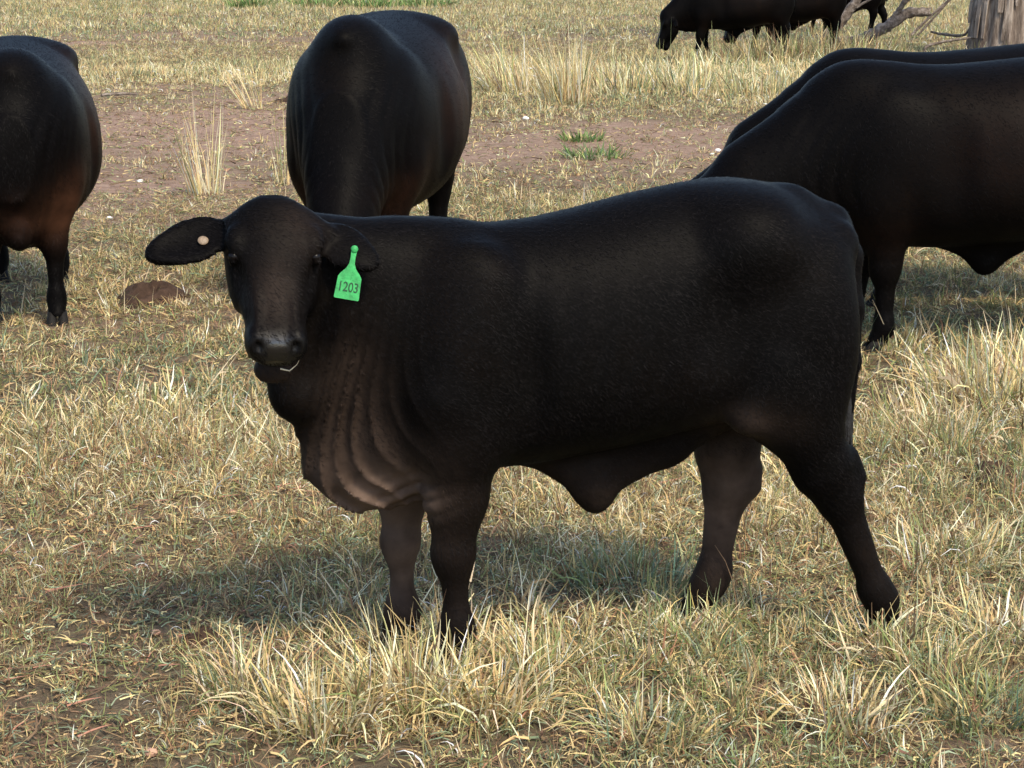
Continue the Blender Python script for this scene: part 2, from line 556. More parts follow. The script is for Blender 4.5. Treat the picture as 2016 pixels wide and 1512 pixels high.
# neck, throat, brisket and dewlap
F.cap((1.20, 0, .965), (1.56, .06, 1.05), .135, .105, .06, .9)
F.cap((1.24, 0, .82), (1.57, .07, .97), .185, .120, .07, .78)
F.cap((1.30, 0, .65), (1.56, .07, .83), .150, .085, .06, .72)
F.cap((1.475, .025, .53), (1.56, .07, .77), .060, .050, .05, .75)
F.cap((1.36, .005, .50), (1.465, .015, .535), .078, .062, .05, .75)
F.cap((1.27, 0, .51), (1.38, .005, .475), .080, .055, .05, .85)
F.ell((1.41, .01, .475), (.075, .036, .052), .04)
F.ell((1.575, .09, .72), (.05, .05, .05), .05)
# sheath and navel skin
for a, b, ra, rb in (((.97, 0, .545), (.81, 0, .420), .045, .030), ((.80, 0, .420), (.61, 0, .52), .033, .040), ((.61, 0, .52), (.48, 0, .595), .040, .05), ((.81, 0, .49), (.67, 0, .55), .05, .05), ((.81, 0, .415), (.80, 0, .392), .026, .022)):
    F.cap(a, b, ra, rb, .045, .75)
# tail
tl = [(.29, 0, 1.120), (.190, .004, 1.075), (.140, .014, .99), (.128, .030, .86), (.134, .045, .72), (.146, .055, .60)]
for i in range(5):
    F.cap(tl[i], tl[i + 1], (.036, .034, .029, .024, .020)[i], (.034, .029, .024, .020, .017)[i], (.07, .05, .03, .022, .022)[i])
# head turned to the camera
HO = np.array((1.620, .135, 1.170))
HM = frame((.075, .56, -.82), (.05, .82, .56))
earR = dict(root=(.035, -.092, -.035), axis=(.34, -1, -.10), wide=(1, .34, .15), L=.244, w=.072, face=1)
earL = dict(root=(.035, .100, -.030), axis=(.66, .84, .10), wide=(.8, -.6, .1), L=.205, w=.066, face=1)
HS = .83
HW = add_head(F, HO, HM, HS, [earR, earL], mouth_open=.040, ws=1.10)
def calf_folds(P):
    x, y, z = P[:, 0], P[:, 1], P[:, 2]
    mk = np.exp(-((x - (1.44 + .05 * (z - .7))) / .105) ** 2) * np.clip((z - .36) / .06, 0, 1) * np.clip((.99 - z) / .16, 0, 1)
    mk *= .55 + .8 * np.clip((.72 - z) / .3, 0, 1)
    ph = (x * 1.0 - .10 * (z - .62) + .06 * np.sin(z * 7 + x * 9) + .9 * np.clip(.50 - z, 0, 1) ** 2 * 3) / .040
    ph = ph + .8 * vnoise(x * 7, z * 5 + y * 3, 1, 3) + .2 * vnoise(x * 14, z * 6, 1, 4)
    wv = (1 - np.abs(np.sin(np.pi * ph)) ** .55)
    fine = vnoise(x * 95 + 4 * vnoise(x * 10, z * 10, 1, 8), z * 9 + y * 8, 1, 5) - .5
    return mk * ((.46 - wv) * .026 * (.5 + 1.0 * vnoise(x * 9, z * 7, 1, 6)) + fine * .003) * (.45 + .55 * np.clip((z - .42) / .07, 0, 1))
F.warp(calf_folds, (1.15, -.35, .3), (1.7, .4, 1.05))
def calf_wrinkle(P):      # loose skin where the leg meets the brisket, and ribs
    x, y, z = P[:, 0], P[:, 1], P[:, 2]
    mk = np.exp(-((x - 1.30) / .07) ** 2 - ((z - .45) / .05) ** 2)
    a = mk * (.5 - np.abs(np.sin((z * 1.0 + x * .5) * 75))) * .010
    rb = np.exp(-((x - .78) / .22) ** 2 - ((z - .80) / .16) ** 2) * np.sin((x + z * .18 + .02 * np.sin(z * 9)) * 74) * .0026
    return a + rb
F.warp(calf_wrinkle, (.5, -.4, .3), (1.5, .4, 1.05))
V, Q = F.mesh((-.06, -.40, .03), (2.04, .66, 1.29), .0074)
hq = (V - HO) @ HM / HS
br = .9 * gauss(V, (1.42, .05, .47), (.17, .25, .12)) + 1.0 * gauss(V, (1.31, .1, .475), (.06, .2, .05)) + .28 * gauss(V, (1.45, .1, .70), (.07, .3, .16)) \
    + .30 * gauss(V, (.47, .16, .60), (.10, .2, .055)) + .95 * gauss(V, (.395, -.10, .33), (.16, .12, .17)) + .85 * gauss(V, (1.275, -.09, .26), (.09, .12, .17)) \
    + .18 * gauss(V, (.8, 0, .42), (.2, .12, .09)) + .05 * gauss(V, (.1, .13, .22), (.2, .1, .16)) + .06 * gauss(V, (1.18, .11, .22), (.1, .1, .14))  # far legs: brown hair, the hind one's colour lightened further as a sunlit patch
br += .5 * gauss(hq, (.40, 0, -.20), (.07, .06, .05)) + .18 * np.exp(-((hq[:, 0] - .24) / .11) ** 2 - (hq[:, 1] / .055) ** 2 - ((hq[:, 2] - .02) / .05) ** 2) + .12 * np.exp(-((hq[:, 0] - .08) / .08) ** 2 - ((hq[:, 1] - .06) / .07) ** 2 - ((hq[:, 2] - .03) / .06) ** 2)
wet = np.exp(-((hq[:, 0] - .425) / .030) ** 2 - (hq[:, 1] / .06) ** 2 - ((hq[:, 2] - .0) / .045) ** 2)
for s in (-1, 1):
    wet *= 1 - np.exp(-((hq[:, 0] - .420) / .030) ** 2 - ((hq[:, 1] - s * .051) / .026) ** 2 - ((hq[:, 2] - .004) / .030) ** 2)
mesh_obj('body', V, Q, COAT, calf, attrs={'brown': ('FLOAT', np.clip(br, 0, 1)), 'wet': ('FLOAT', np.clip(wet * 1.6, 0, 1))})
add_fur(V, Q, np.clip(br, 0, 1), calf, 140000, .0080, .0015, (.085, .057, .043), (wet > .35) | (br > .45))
for s in (-1, 1):
    sphere('eye', HW((.150, s * .1005, .0105)), (.0130, .0130, .0130), EYE, calf)
for p, d in (((.062, .13, .0), (1, .05, 0)), ((.490, -.13, .0), (1, -.05, 0)), ((1.217, .112, .0), (1, .08, 0)), ((1.305, -.112, .0), (1, -.08, 0))):
    hoof_mesh('hoof', p, d, .046, calf)
sw = []
for i in range(190):
    a, rr = rng.uniform(0, 6.28), rng.uniform(0, .017)
    x0, y0 = .066 + rr * math.cos(a) * .8, .022 + rr * math.sin(a)
    e = rng.normal(0, .006, 2)
    z1 = rng.uniform(.39, .52)
    cx_, cy_ = rr * math.cos(a) * .8, rr * math.sin(a)
    sw.append([(.140 + cx_ * .5, .050 + cy_ * .5, .68), (.150 + cx_, .060 + cy_, .57), (.152 + cx_ + e[0] * .5, .066 + cy_ + e[1] * .5, .49), (.142 + cx_ + e[0], .070 + cy_ + e[1], z1)])
strands('tail_switch', sw, .006, HAIR, calf)

# ear tag: flag with a neck, two lines of lettering; hangs in front of the ear on the calf's left
def flat_plate(name, outline, th, mat, parent, M4):
    n = len(outline)
    V = [(x, y, th / 2) for x, y in outline] + [(x, y, -th / 2) for x, y in outline]
    me = bpy.data.meshes.new(name)
    me.from_pydata(V, [], [tuple(range(n)), tuple(range(2 * n - 1, n - 1, -1))] + [((i + 1) % n, i, n + i, n + (i + 1) % n) for i in range(n)])
    me.materials.append(mat)
    o = bpy.data.objects.new(name, me)
    COL.objects.link(o)
    o.parent = parent
    o.matrix_local = M4
    return o
tag_c = np.array(HW((.124, .198, .006)))         # where the tag's button pierces the ear
TX, TZ = np.array((-.99, .12, .05)), np.array((.14, .97, .22))   # tag's width direction, facing
TX /= np.linalg.norm(TX); TZ -= TX * (TX @ TZ); TZ /= np.linalg.norm(TZ)
TY = np.cross(TZ, TX)
rot = R(-14)
TX, TY = TX * math.cos(rot) + TY * math.sin(rot), -TX * math.sin(rot) + TY * math.cos(rot)
TM = Matrix([[TX[i], TY[i], TZ[i], tag_c[i] + TZ[i] * .012] for i in range(3)] + [[0, 0, 0, 1]])
k = .00092
outl = [(-7, 6), (-9, 0), (-7, -6), (-6, -20), (-7, -36), (-12, -48), (-24, -62), (-29, -70), (-31, -122), (-29, -125), (29, -125), (31, -122), (29, -70), (24, -62), (12, -48), (7, -36), (6, -20), (7, -6), (9, 0), (7, 6), (0, 9)]
tg = flat_plate('ear_tag', [(x * k, y * k) for x, y in outl], .0022, TAGM, calf, TM)
tg['label'] = 'bright green plastic tag with black number 1203'
def text_mesh(name, body, size, loc, parent, mat, sx=1.0):
    cu = bpy.data.curves.new(name, 'FONT')
    cu.body = body; cu.size = size; cu.align_x = 'CENTER'; cu.align_y = 'CENTER'; cu.extrude = .0003; cu.offset = size * .012
    to = bpy.data.objects.new(name, cu)
    COL.objects.link(to)
    bpy.context.view_layer.update()
    me = bpy.data.meshes.new_from_object(to.evaluated_get(bpy.context.evaluated_depsgraph_get()))
    bpy.data.objects.remove(to)
    me.materials.clear(); me.materials.append(mat)
    o = bpy.data.objects.new(name, me)
    COL.objects.link(o)
    o.parent = parent
    o.location = loc
    o.scale = (sx, 1, 1)
    return o
text_mesh('number', '1203', .031, (0, -.088, .0016), tg, INK, .78)
sphere('stud', (0, .0005, .002), (.0085, .0085, .004), TAGM, tg)
E = frame(HM @ np.array(earR['axis'], float), np.cross(HM @ np.array(earR['axis'], float), HM @ np.array(earR['wide'], float)))
bc = np.array(HW(earR['root'])) + E[:, 0] * .082 + E[:, 1] * -.012 * -1
sphere('ear_button', bc + HM[:, 2] * .008, (.0115, .0125, .003), BUTTON, calf, HM)

# ---- grown cattle
def adult_field(sp):
    F = Field()
    k = sp.get('k', 1.0)
    hump, drop = sp.get('hump', .0), sp.get('drop', 0)
    T = [(.06, .98, .82, .06, .90), (.10, 1.09, .70, .15, .90), (.16, 1.19, .63, .235, .90), (.25, 1.275, .58, .30, .89), (.36, 1.31, .555, .335, .88), (.50, 1.32, .53, .36, .86),
         (.75, 1.295, .49, .395, .82), (1.0, 1.27, .465 - drop, .405, .78), (1.25, 1.25, .455 - drop, .37, .78), (1.42, 1.245 + hump * .2, .46 - drop, .315, .80), (1.56, 1.235 + hump * .6, .46 - drop, .26, .80),
         (1.68, 1.21 + hump * .4, .50, .20, .82), (1.78, 1.10, .56, .13, .80), (1.84, .98, .64, .07, .80)]
    T = [[v * k for v in r] for r in T]
    F.loft(T, .06 * k, pw=2.2)
    def p(x, y, z): return (x * k, y * k, z * k)
    for s in (-1, 1):
        F.ell(p(.50, s * .19, 1.20), p(.12, .10, .06), .11 * k)
        F.ell(p(.15, s * .11, 1.12), p(.06, .06, .07), .08 * k)
        F.ell(p(1.45, s * .19, .84), p(.18, .11, .30), .09 * k)
        F.ell(p(1.50, s * .19, .68), p(.12, .09, .14), .07 * k)
        F.ell(p(.28, s * .19, .88), p(.20, .14, .32), .09 * k)
        F.ell(p(.42, s * .20, .72), p(.11, .10, .16), .07 * k)
        F.ell(p(.62, s * .40, 1.10), p(.12, .07, .12), .11 * k, None, 'sub')
        F.ell(p(1.24, s * .40, .82), p(.05, .04, .25), .09 * k, None, 'sub')
    F.ell(p(1.52, 0, 1.175 + hump), p(.26, .10, .085), .12 * k)
    for (s, dx) in zip((1, -1), sp['hind']):
        F.cap(p(.34, s * .19, .70), p(.22 + dx * .4, s * .17, .50), .14 * k, .085 * k, .06 * k, .85)
        F.cap(p(.22 + dx * .4, s * .17, .49), p(.20 + dx * .6, s * .165, .42), .083 * k, .072 * k, .03 * k, .8)
        F.cap(p(.20 + dx * .6, s * .165, .42), p(.20 + dx, s * .16, .15), .066 * k, .046 * k, .03 * k, .82)
        F.cap(p(.20 + dx, s * .16, .15), p(.21 + dx, s * .16, .11), .052 * k, .052 * k, .03 * k)
        F.cap(p(.21 + dx, s * .16, .11), p(.245 + dx, s * .16, .05), .048 * k, .045 * k, .02 * k)
    for (s, dx) in zip((1, -1), sp['fore']):
        F.cap(p(1.48, s * .165, .66), p(1.47 + dx * .5, s * .155, .42), .118 * k, .076 * k, .05 * k, .9)
        F.ell(p(1.475 + dx * .6, s * .155, .37), p(.066, .058, .07), .03 * k)
        F.cap(p(1.47 + dx * .6, s * .155, .36), p(1.47 + dx, s * .155, .14), .050 * k, .036 * k, .03 * k, .9)
        F.cap(p(1.47 + dx, s * .155, .14), p(1.47 + dx, s * .155, .11), .042 * k, .043 * k, .03 * k)
        F.cap(p(1.47 + dx, s * .155, .11), p(1.50 + dx, s * .155, .05), .042 * k, .042 * k, .02 * k)
    # neck reaching down to graze
    hx, hy, hz = sp['poll']
    F.cap(p(1.56, 0, 1.02), p(hx, hy, hz + .02), .19 * k, .115 * k, .155 * k, .95)
    if sp.get('crest'):
        F.cap(p(1.62, 0, 1.05), p(2.06, .03, .80), .17 * k, .135 * k, .10 * k, .9)
    F.cap(p(1.60, 0, .84), p(hx - .03, hy, hz - .08), .22 * k, .12 * k, .11 * k, .9)
    F.cap(p(1.60, 0, .66), p(hx - .08, hy, hz - .17), .15 * k, .07 * k, .07 * k, .65)
    F.cap(p(1.55, 0, .55 - drop), p(1.72, 0, .50 - drop), .14 * k, .07 * k, .08 * k, .8)
    M = frame(sp['nose'], sp['fore_dir'])
    hs = 1.16 * k
    ears = [dict(root=(.035, -.085, -.05), axis=(.35, -1, -.35), wide=(1, .25, .1), L=.21, w=.06), dict(root=(.035, .085, -.05), axis=(.35, 1, -.35), wide=(1, -.25, .1), L=.21, w=.06)]
    W = add_head(F, p(hx, hy, hz), M, hs, ears, detail=sp.get('detail', False))
    sx, sz = sp.get('navel', (.95, .40))
    for a, b, ra, rb in (((sx + .15, 0, .50), (sx, 0, sz), .06, .04), ((sx, 0, sz), (sx - .22, 0, .52), .04, .06), ((sx, 0, .50), (sx - .1, 0, .54), .06, .06)):
        F.cap(p(*a), p(*b), ra * k, rb * k, .06 * k, .75)
    tl = [(.24, 0, 1.26), (.13, 0, 1.22), (.06, 0, 1.08), (.04, .0, .90), (.035, 0, .70)]
    for i in range(4):
        F.cap(p(*tl[i]), p(*tl[i + 1]), (.042, .038, .030, .025)[i] * k, (.038, .030, .025, .02)[i] * k, .03 * k)
    def loose(P):
        x, z = P[:, 0] / k, P[:, 2] / k
        mk = np.exp(-((x - 1.76) / .14) ** 2) * np.clip((1.15 - z) / .2, 0, 1)
        return mk * (.5 - np.abs(np.sin((x + .12 * np.sin(z * 6)) * 43))) * .006 * k
    F.warp(loose, p(1.4, -.4, .3), p(2.1, .4, 1.2))
    return F, W, M, hs

def make_cow(loc, rz, sp, label, h, group='black cattle grazing in the paddock', name='cow', cat='cow'):
    root = empty(name, loc, rz)
    tag(root, label, cat, group)
    F, W, M, hs = adult_field(sp)
    k = sp.get('k', 1.0)
    hx, hy, hz = sp['poll']
    V, Q = F.mesh((-.06 * k, -.62 * k, 0.03 * k), ((hx + .72) * k, .62 * k, 1.47 * k), h, 6 if h > .01 else 8)
    br = sp.get('brisket', .75) * gauss(V, (1.55 * k, 0, .55 * k), (.25, .25, .10)) + .47 * sp.get('brisket', .75) * gauss(V, (1.45 * k, 0, .62 * k), (.12, .3, .16)) + sp.get('brown', .35) * (gauss(V, (.75 * k, .36 * k, .95 * k), (.45, .16, .25)) + gauss(V, (.75 * k, -.36 * k, .95 * k), (.45, .16, .25))) + .2 * gauss(V, (.5 * k, 0, .6 * k), (.2, .3, .1)) + sp.get('tan', 0) * gauss(V, (1.50 * k, .16 * k, .60 * k), (.16, .14, .13))
    mesh_obj('body', V, Q, COAT_COW, root, attrs={'brown': ('FLOAT', np.clip(br, 0, 1)), 'wet': ('FLOAT', np.zeros(len(V)))})
    if sp.get('parts', True):
        add_fur(V, Q, np.clip(br, 0, 1), root, 45000, .013, .0026, (.055, .024, .013), br > .6, .7)
        for s in (-1, 1):
            sphere('eye', W((.150, s * .107, .0085)), (.018 * k,) * 3, EYE, root)
        for (s, dx) in zip((1, -1), sp['hind']):
            hoof_mesh('hoof', ((.255 + dx) * k, s * .16 * k, 0), (1, 0, 0), .058 * k, root)
        for (s, dx) in zip((1, -1), sp['fore']):
            hoof_mesh('hoof', ((1.51 + dx) * k, s * .155 * k, 0), (1, 0, 0), .058 * k, root)
        st = []
        for i in range(50):
            e = rng.normal(0, .02, 2); a = rng.normal(0, .012, 2)
            st.append([(.035 * k + a[0], a[1], .74 * k), (.03 * k + a[0], a[1], .6 * k), (.03 * k + e[0], e[1], (.32 + rng.uniform(0, .15)) * k)])
        strands('tail_switch', st, .009 * k, HAIR, root)
    return root

GRAZE = dict(poll=(2.02, .06, .66), nose=(.35, .05, -.93), fore_dir=(.93, 0, .35))
def place(foot, local, rz):
    """origin so that the local point lands on the ground point foot"""
    c, s = math.cos(rz), math.sin(rz)
    return (foot[0] - (local[0] * c - local[1] * s), foot[1] - (local[0] * s + local[1] * c), 0)

# near cow at the right: facing left, head behind the calf's rump
rz = math.pi + R(4)
make_cow(place((1.61, 8.82), (1.50, .155), rz), rz, dict(GRAZE, poll=(2.36, .06, .56), hind=(-.08, .12), fore=(.0, .06), hump=-.03, crest=1, navel=(.98, .38), brown=.12, brisket=.15, detail=True),
         'big black cow behind the calf\'s rump, the nearer of two side by side', .0135)
rz = math.pi + R(1)
make_cow((3.27, 10.15, 0), rz, dict(GRAZE, poll=(2.34, .06, .50), hind=(.02, -.06), fore=(-.05, .05), hump=-.04, crest=1, brown=.1, brisket=.1, k=1.0),
         'black cow mostly hidden behind a bigger one, only its back and neck showing', .017)
# cow in the middle: comes towards the camera, head down behind the calf's neck
rz = R(-90 - 7)
make_cow(place((-.73, 9.95), (1.47, 0), rz), rz, dict(GRAZE, hind=(.05, -.08), fore=(.04, -.05), hump=.055, drop=.05, brown=.42, k=1.09, poll=(1.96, .02, .44)),
         'black cow seen head-on behind the calf\'s neck, grazing with its head hidden', .0135)
# cow cut by the left edge
rz = R(-90 + 12)
make_cow(place((-2.18, 9.60), (1.50, .155), rz), rz, dict(GRAZE, hind=(.12, -.08), fore=(.05, -.08), hump=.02, drop=.05, brown=.60, tan=1.6, k=1.0, poll=(1.90, -.50, .55)),
         'dark brown-black cow cut off by the left edge of the picture, facing the camera', .014)
# far cattle
rz = math.pi + R(5)
make_cow((4.62, 33.5, 0), rz, dict(GRAZE, hind=(.0, .08), fore=(.1, -.1), brown=.05, parts=False, brisket=.1, k=1.05), 'far black cow grazing with its muzzle in the grass, near the top of the picture', .03)
rz = math.pi + R(16)
make_cow((5.85, 36.2, 0), rz, dict(GRAZE, hind=(.08, -.05), fore=(-.1, .1), brown=.05, parts=False, brisket=.1, k=1.05), 'far black cow overlapped by the grazing one, its rump by the leaning dead branch', .03)
rz = math.pi - R(25)
make_cow((7.75, 42.5, 0), rz, dict(GRAZE, hind=(.12, -.1), fore=(.1, -.1), brown=.05, parts=False, brisket=.1), 'farthest black cow, behind the dead branches, only legs and belly in view', .03)

# ------------------------------------------------------------------ ground
rg = np.random.default_rng(11)
def bump2(x, y, cx, cy, rx, ry):
    return np.exp(-(((x - cx) / rx) ** 2 + ((y - cy) / ry) ** 2))
def dirt(x, y):
    """0 = turf, 1 = bare red-brown dirt"""
    n = fbm(x, y, .55, 31, 4)
    d = 1.0 * bump2(x, y, -3.8, 19.0, 2.7, 6.5) + .85 * bump2(x, y, 1.4, 18.2, 2.7, 2.6) + .08 * bump2(x, y, -1.2, 5.0, .75, 1.0) + .4 * bump2(x, y, -1.7, 9.6, .8, .7) \
        + .35 * bump2(x, y, 2.4, 20, 2, 2) + .30 * bump2(x, y, -1.0, 6.1, .8, .45) + .5 * bump2(x, y, -6, 40, 8, 5) + .25 * bump2(x, y, 2, 52, 12, 4)
    return np.clip(d * (.45 + 1.1 * n) + np.clip(n - .60, 0, 1) * 2.0, 0, 1)
def lush(x, y):
    """thick pale standing grass"""
    n = fbm(x, y, .35, 41, 3)
    d = .8 * bump2(x, y, 3.6, 27, 3.6, 4.2) + .8 * bump2(x, y, 2.1, 8.0, .9, 1.2) + .45 * bump2(x, y, -1.2, 7.5, 1.1, 1.0) + .35 * bump2(x, y, .1, 4.8, .6, .5) + .5 * bump2(x, y, 0, 30, 8, 2.5) \
        + .6 * bump2(x, y, 5.0, 31, 3, 2.0) + .35 * bump2(x, y, .6, 14, 1.4, 1.2)
    return np.clip(d * (.5 + n) + (n - .5) * .8, 0, 1)
def brownish(x, y):
    return np.clip(1.3 * bump2(x, y, -1.25, 4.8, .85, 1.1) + (fbm(x, y, 1.1, 71, 3) - .5) * 1.2, 0, 1)
def green(x, y):
    n = fbm(x, y, 1.3, 51, 3)
    d = .35 * bump2(x, y, .3, 5.5, 1.2, .45) + .25 * bump2(x, y, 1.3, 5.0, .6, .5) + 1.7 * bump2(x, y, -5, 69, 3.4, 5) + .5 * bump2(x, y, 1.45, 17, .6, 1.2)
    return np.clip(d + (n - .55) * 1.1, 0, 1)

ys = np.concatenate([np.linspace(-12, 2.8, 12), np.linspace(3, 9, 121), np.geomspace(9.06, 60, 150)[0:], np.geomspace(64, 1800, 40)])
tx = np.linspace(-1, 1, 241); tx = np.sign(tx) * np.abs(tx) ** 1.35
GX = np.empty((len(ys), len(tx))); GY = np.repeat(ys[:, None], len(tx), 1)
hwid = np.where(ys < 60, 9 + 1.0 * np.maximum(ys, 0), 69 + (ys - 60) * 1.4)
GX = tx[None] * hwid[:, None]
GZ = gz(GX, GY)
near = np.clip((14 - GY) / 6, 0, 1)
GZ = GZ + near * (rg.random(GX.shape) - .5) * .012
nr, ncl = GX.shape
i, j = np.meshgrid(np.arange(nr - 1), np.arange(ncl - 1), indexing='ij')
Qg = np.stack([i * ncl + j, i * ncl + j + 1, (i + 1) * ncl + j + 1, (i + 1) * ncl + j], -1).reshape(-1, 4)
m, n, b, _ = new_mat('soil')
pos = N(n, 'ShaderNodeNewGeometry').outputs['Position']
at = N(n, 'ShaderNodeAttribute', attribute_name='dirt')
soil = ramp(n, noise_tex(n, 7, 9, .82, pos), [(.28, (.11, .064, .042)), (.42, (.225, .145, .102)), (.55, (.295, .200, .145)), (.70, (.43, .31, .22))])
turf = ramp(n, noise_tex(n, 22, 6, .75, pos), [(.25, (.060, .046, .029)), (.5, (.13, .100, .062)), (.75, (.27, .215, .13))])
n.links.new(mixc(n, at.outputs['Fac'], turf, soil), b.inputs['Base Color'])
b.inputs['Roughness'].default_value = .95
b.inputs['Specular IOR Level'].default_value = .1
bp = N(n, 'ShaderNodeBump'); bp.inputs['Strength'].default_value = .8; bp.inputs['Distance'].default_value = .03
n.links.new(noise_tex(n, 45, 6, .75, pos), bp.inputs['Height'])
n.links.new(bp.outputs[0], b.inputs['Normal'])
V = np.stack([GX, GY, GZ], -1).reshape(-1, 3)
g = mesh_obj('ground', V, Qg, m, attrs={'dirt': ('FLOAT', dirt(V[:, 0], V[:, 1]))})
tag(g, 'dry paddock soil with bare reddish patches under thin grass', 'ground', kind='structure')

# ------------------------------------------------------------------ grass blades
def grass_mat():
    m, n, b, out = new_mat('grass_blades')
    at = N(n, 'ShaderNodeAttribute', attribute_name='col')
    b.inputs['Roughness'].default_value = .8
    b.inputs['Specular IOR Level'].default_value = .06
    n.links.new(at.outputs['Color'], b.inputs['Base Color'])
    tr = N(n, 'ShaderNodeBsdfTranslucent')
    n.links.new(at.outputs['Color'], tr.inputs[0])
    mx = N(n, 'ShaderNodeMixShader'); mx.inputs[0].default_value = .25
    n.links.new(b.outputs[0], mx.inputs[1]); n.links.new(tr.outputs[0], mx.inputs[2])
    n.links.new(mx.outputs[0], out.inputs[0])
    return m
GRASS = grass_mat()
PAL = dict(straw=(.60, .45, .215), pale=(.78, .66, .42), olive=(.235, .26, .105), grey=(.225, .275, .17), brown=(.20, .132, .080), red=(.25, .14, .08), fresh=(.135, .22, .07))
def blades(P, az, lean, L, W, curl, col, nseg, twist=None):
    """arrays -> verts, quads, colours; each blade a bent tapering strip"""
    n = len(P)
    pts = np.zeros((n, nseg + 1, 3)); sd = np.zeros((n, nseg + 1, 3))
    cur = np.array(P, float).copy()
    tw = rg.normal(0, .5, n) if twist is None else twist
    roll = rg.uniform(-.9, .9, n)
    for k in range(nseg + 1):
        t = k / nseg
        th = lean + curl * t
        a = az + tw * t
        dirv = np.stack([np.sin(th) * np.cos(a), np.sin(th) * np.sin(a), np.cos(th)], -1)
        up = np.stack([-np.cos(th) * np.cos(a), -np.cos(th) * np.sin(a), np.sin(th)], -1)
        s0 = np.stack([-np.sin(a), np.cos(a), 0 * a], -1)
        sd[:, k] = s0 * np.cos(roll)[:, None] + up * np.sin(roll)[:, None]
        pts[:, k] = cur
        cur = cur + dirv * (L / nseg)[:, None]
    fl = P[:, 2][:, None] + .002
    pts[:, :, 2] = np.maximum(pts[:, :, 2], fl - .004 * (np.arange(nseg + 1) == 0))
    prof = np.array([1 - .85 * (k / nseg) ** 1.6 for k in range(nseg + 1)])
    hw = W[:, None, None] * .5 * prof[None, :, None]
    V = np.stack([pts - sd * hw, pts + sd * hw], 2).reshape(-1, 3)
    b0 = np.arange(n)[:, None] * (2 * (nseg + 1)) + 2 * np.arange(nseg)[None]
    Q = np.stack([b0, b0 + 1, b0 + 3, b0 + 2], -1).reshape(-1, 4)
    C = np.ones((n, 2 * (nseg + 1), 4), np.float32)
    C[:, :, :3] = col[:, None]
    return V, Q, C.reshape(-1, 4)
def pick(pr, n):
    """colours by weights; pr: dict name -> array or scalar"""
    ks = list(pr)
    Wt = np.stack([np.broadcast_to(np.asarray(pr[k], float), n) for k in ks], -1)
    cs = np.cumsum(Wt, 1) / Wt.sum(1, keepdims=True)
    ix = (rg.random(n)[:, None] > cs).sum(1).clip(0, len(ks) - 1)
    c = np.array([PAL[k] for k in ks])[ix]
    return np.clip(c * np.exp(rg.normal(-.05, .30, (n, 1))) * rg.normal(1, .05, (n, 3)), .01, .78)
class Batch:
    def __init__(s): s.V, s.Q, s.C, s.n = [], [], [], 0
    def add(s, V, Q, C):
        s.V.append(V); s.Q.append(Q + s.n); s.C.append(C); s.n += len(V)
    def build(s, name, parent=None):
        return mesh_obj(name, np.concatenate(s.V), np.concatenate(s.Q), GRASS, parent, smooth=False, attrs={'col': ('FLOAT_COLOR', np.concatenate(s.C))})
def sample(d0, d1, n):
    d = np.sqrt(rg.uniform(d0 * d0, d1 * d1, n))
    x = rg.uniform(-1, 1, n) * (.30 * d + 1.4)
    return x, d
# turf: many small tufts scattered by geometry nodes, five tones x five shapes for each distance zone
TONES = (dict(straw=.55, pale=.25, olive=.15, grey=.12, brown=.12, red=.04), dict(olive=.42, grey=.42, straw=.22, brown=.12, fresh=.03), dict(brown=.48, straw=.26, red=.12, olive=.16, grey=.08),
         dict(pale=.55, straw=.45, olive=.12, grey=.08), dict(fresh=.60, olive=.35, straw=.12))
LIT = dict(straw=.24, pale=.04, brown=.40, red=.08, olive=.18, grey=.20)
#        d0   d1  tufts/m2 blades segs len  width  spread litter/m2 strands
ZONES = ((3.2, 7.5, 760, 26, 4, .052, .0034, .026, 330, 16), (7.5, 15, 430, 20, 3, .056, .0046, .030, 200, 12), (15, 40, 140, 16, 2, .064, .0075, .050, 60, 8), (40, 78, 36, 14, 1, .10, .015, .12, 8, 6))
def tuft_mesh(nm, tone, nb, seg, L0, W0, spread, flat):
    a = rg.uniform(0, 6.28, nb)
    rad = np.abs(rg.normal(0, spread, nb))
    P = np.stack([rad * np.cos(a), rad * np.sin(a), np.full(nb, -.002) if not flat else rg.uniform(.001, .012, nb)], -1)
    if flat:
        V, Q, C = blades(P, rg.uniform(0, 6.28, nb), rg.uniform(1.1, 1.6, nb), L0 * np.exp(rg.normal(0, .4, nb)), W0 * np.exp(rg.normal(0, .3, nb)), rg.normal(0, .9, nb), pick(tone, nb), seg, rg.normal(0, 1.4, nb))
    else:
        V, Q, C = blades(P, a + rg.normal(0, .9, nb), np.clip(rg.normal(.55, .36, nb) + rad / spread * .18, 0, 1.4), L0 * np.exp(rg.normal(0, .42, nb)), W0 * np.exp(rg.normal(0, .28, nb)), rg.normal(1.15, 1.1, nb), pick(tone, nb), seg)
    o = mesh_obj(nm, V, Q, GRASS, None, smooth=False, attrs={'col': ('FLOAT_COLOR', C)})
    COL.objects.unlink(o)
    return o
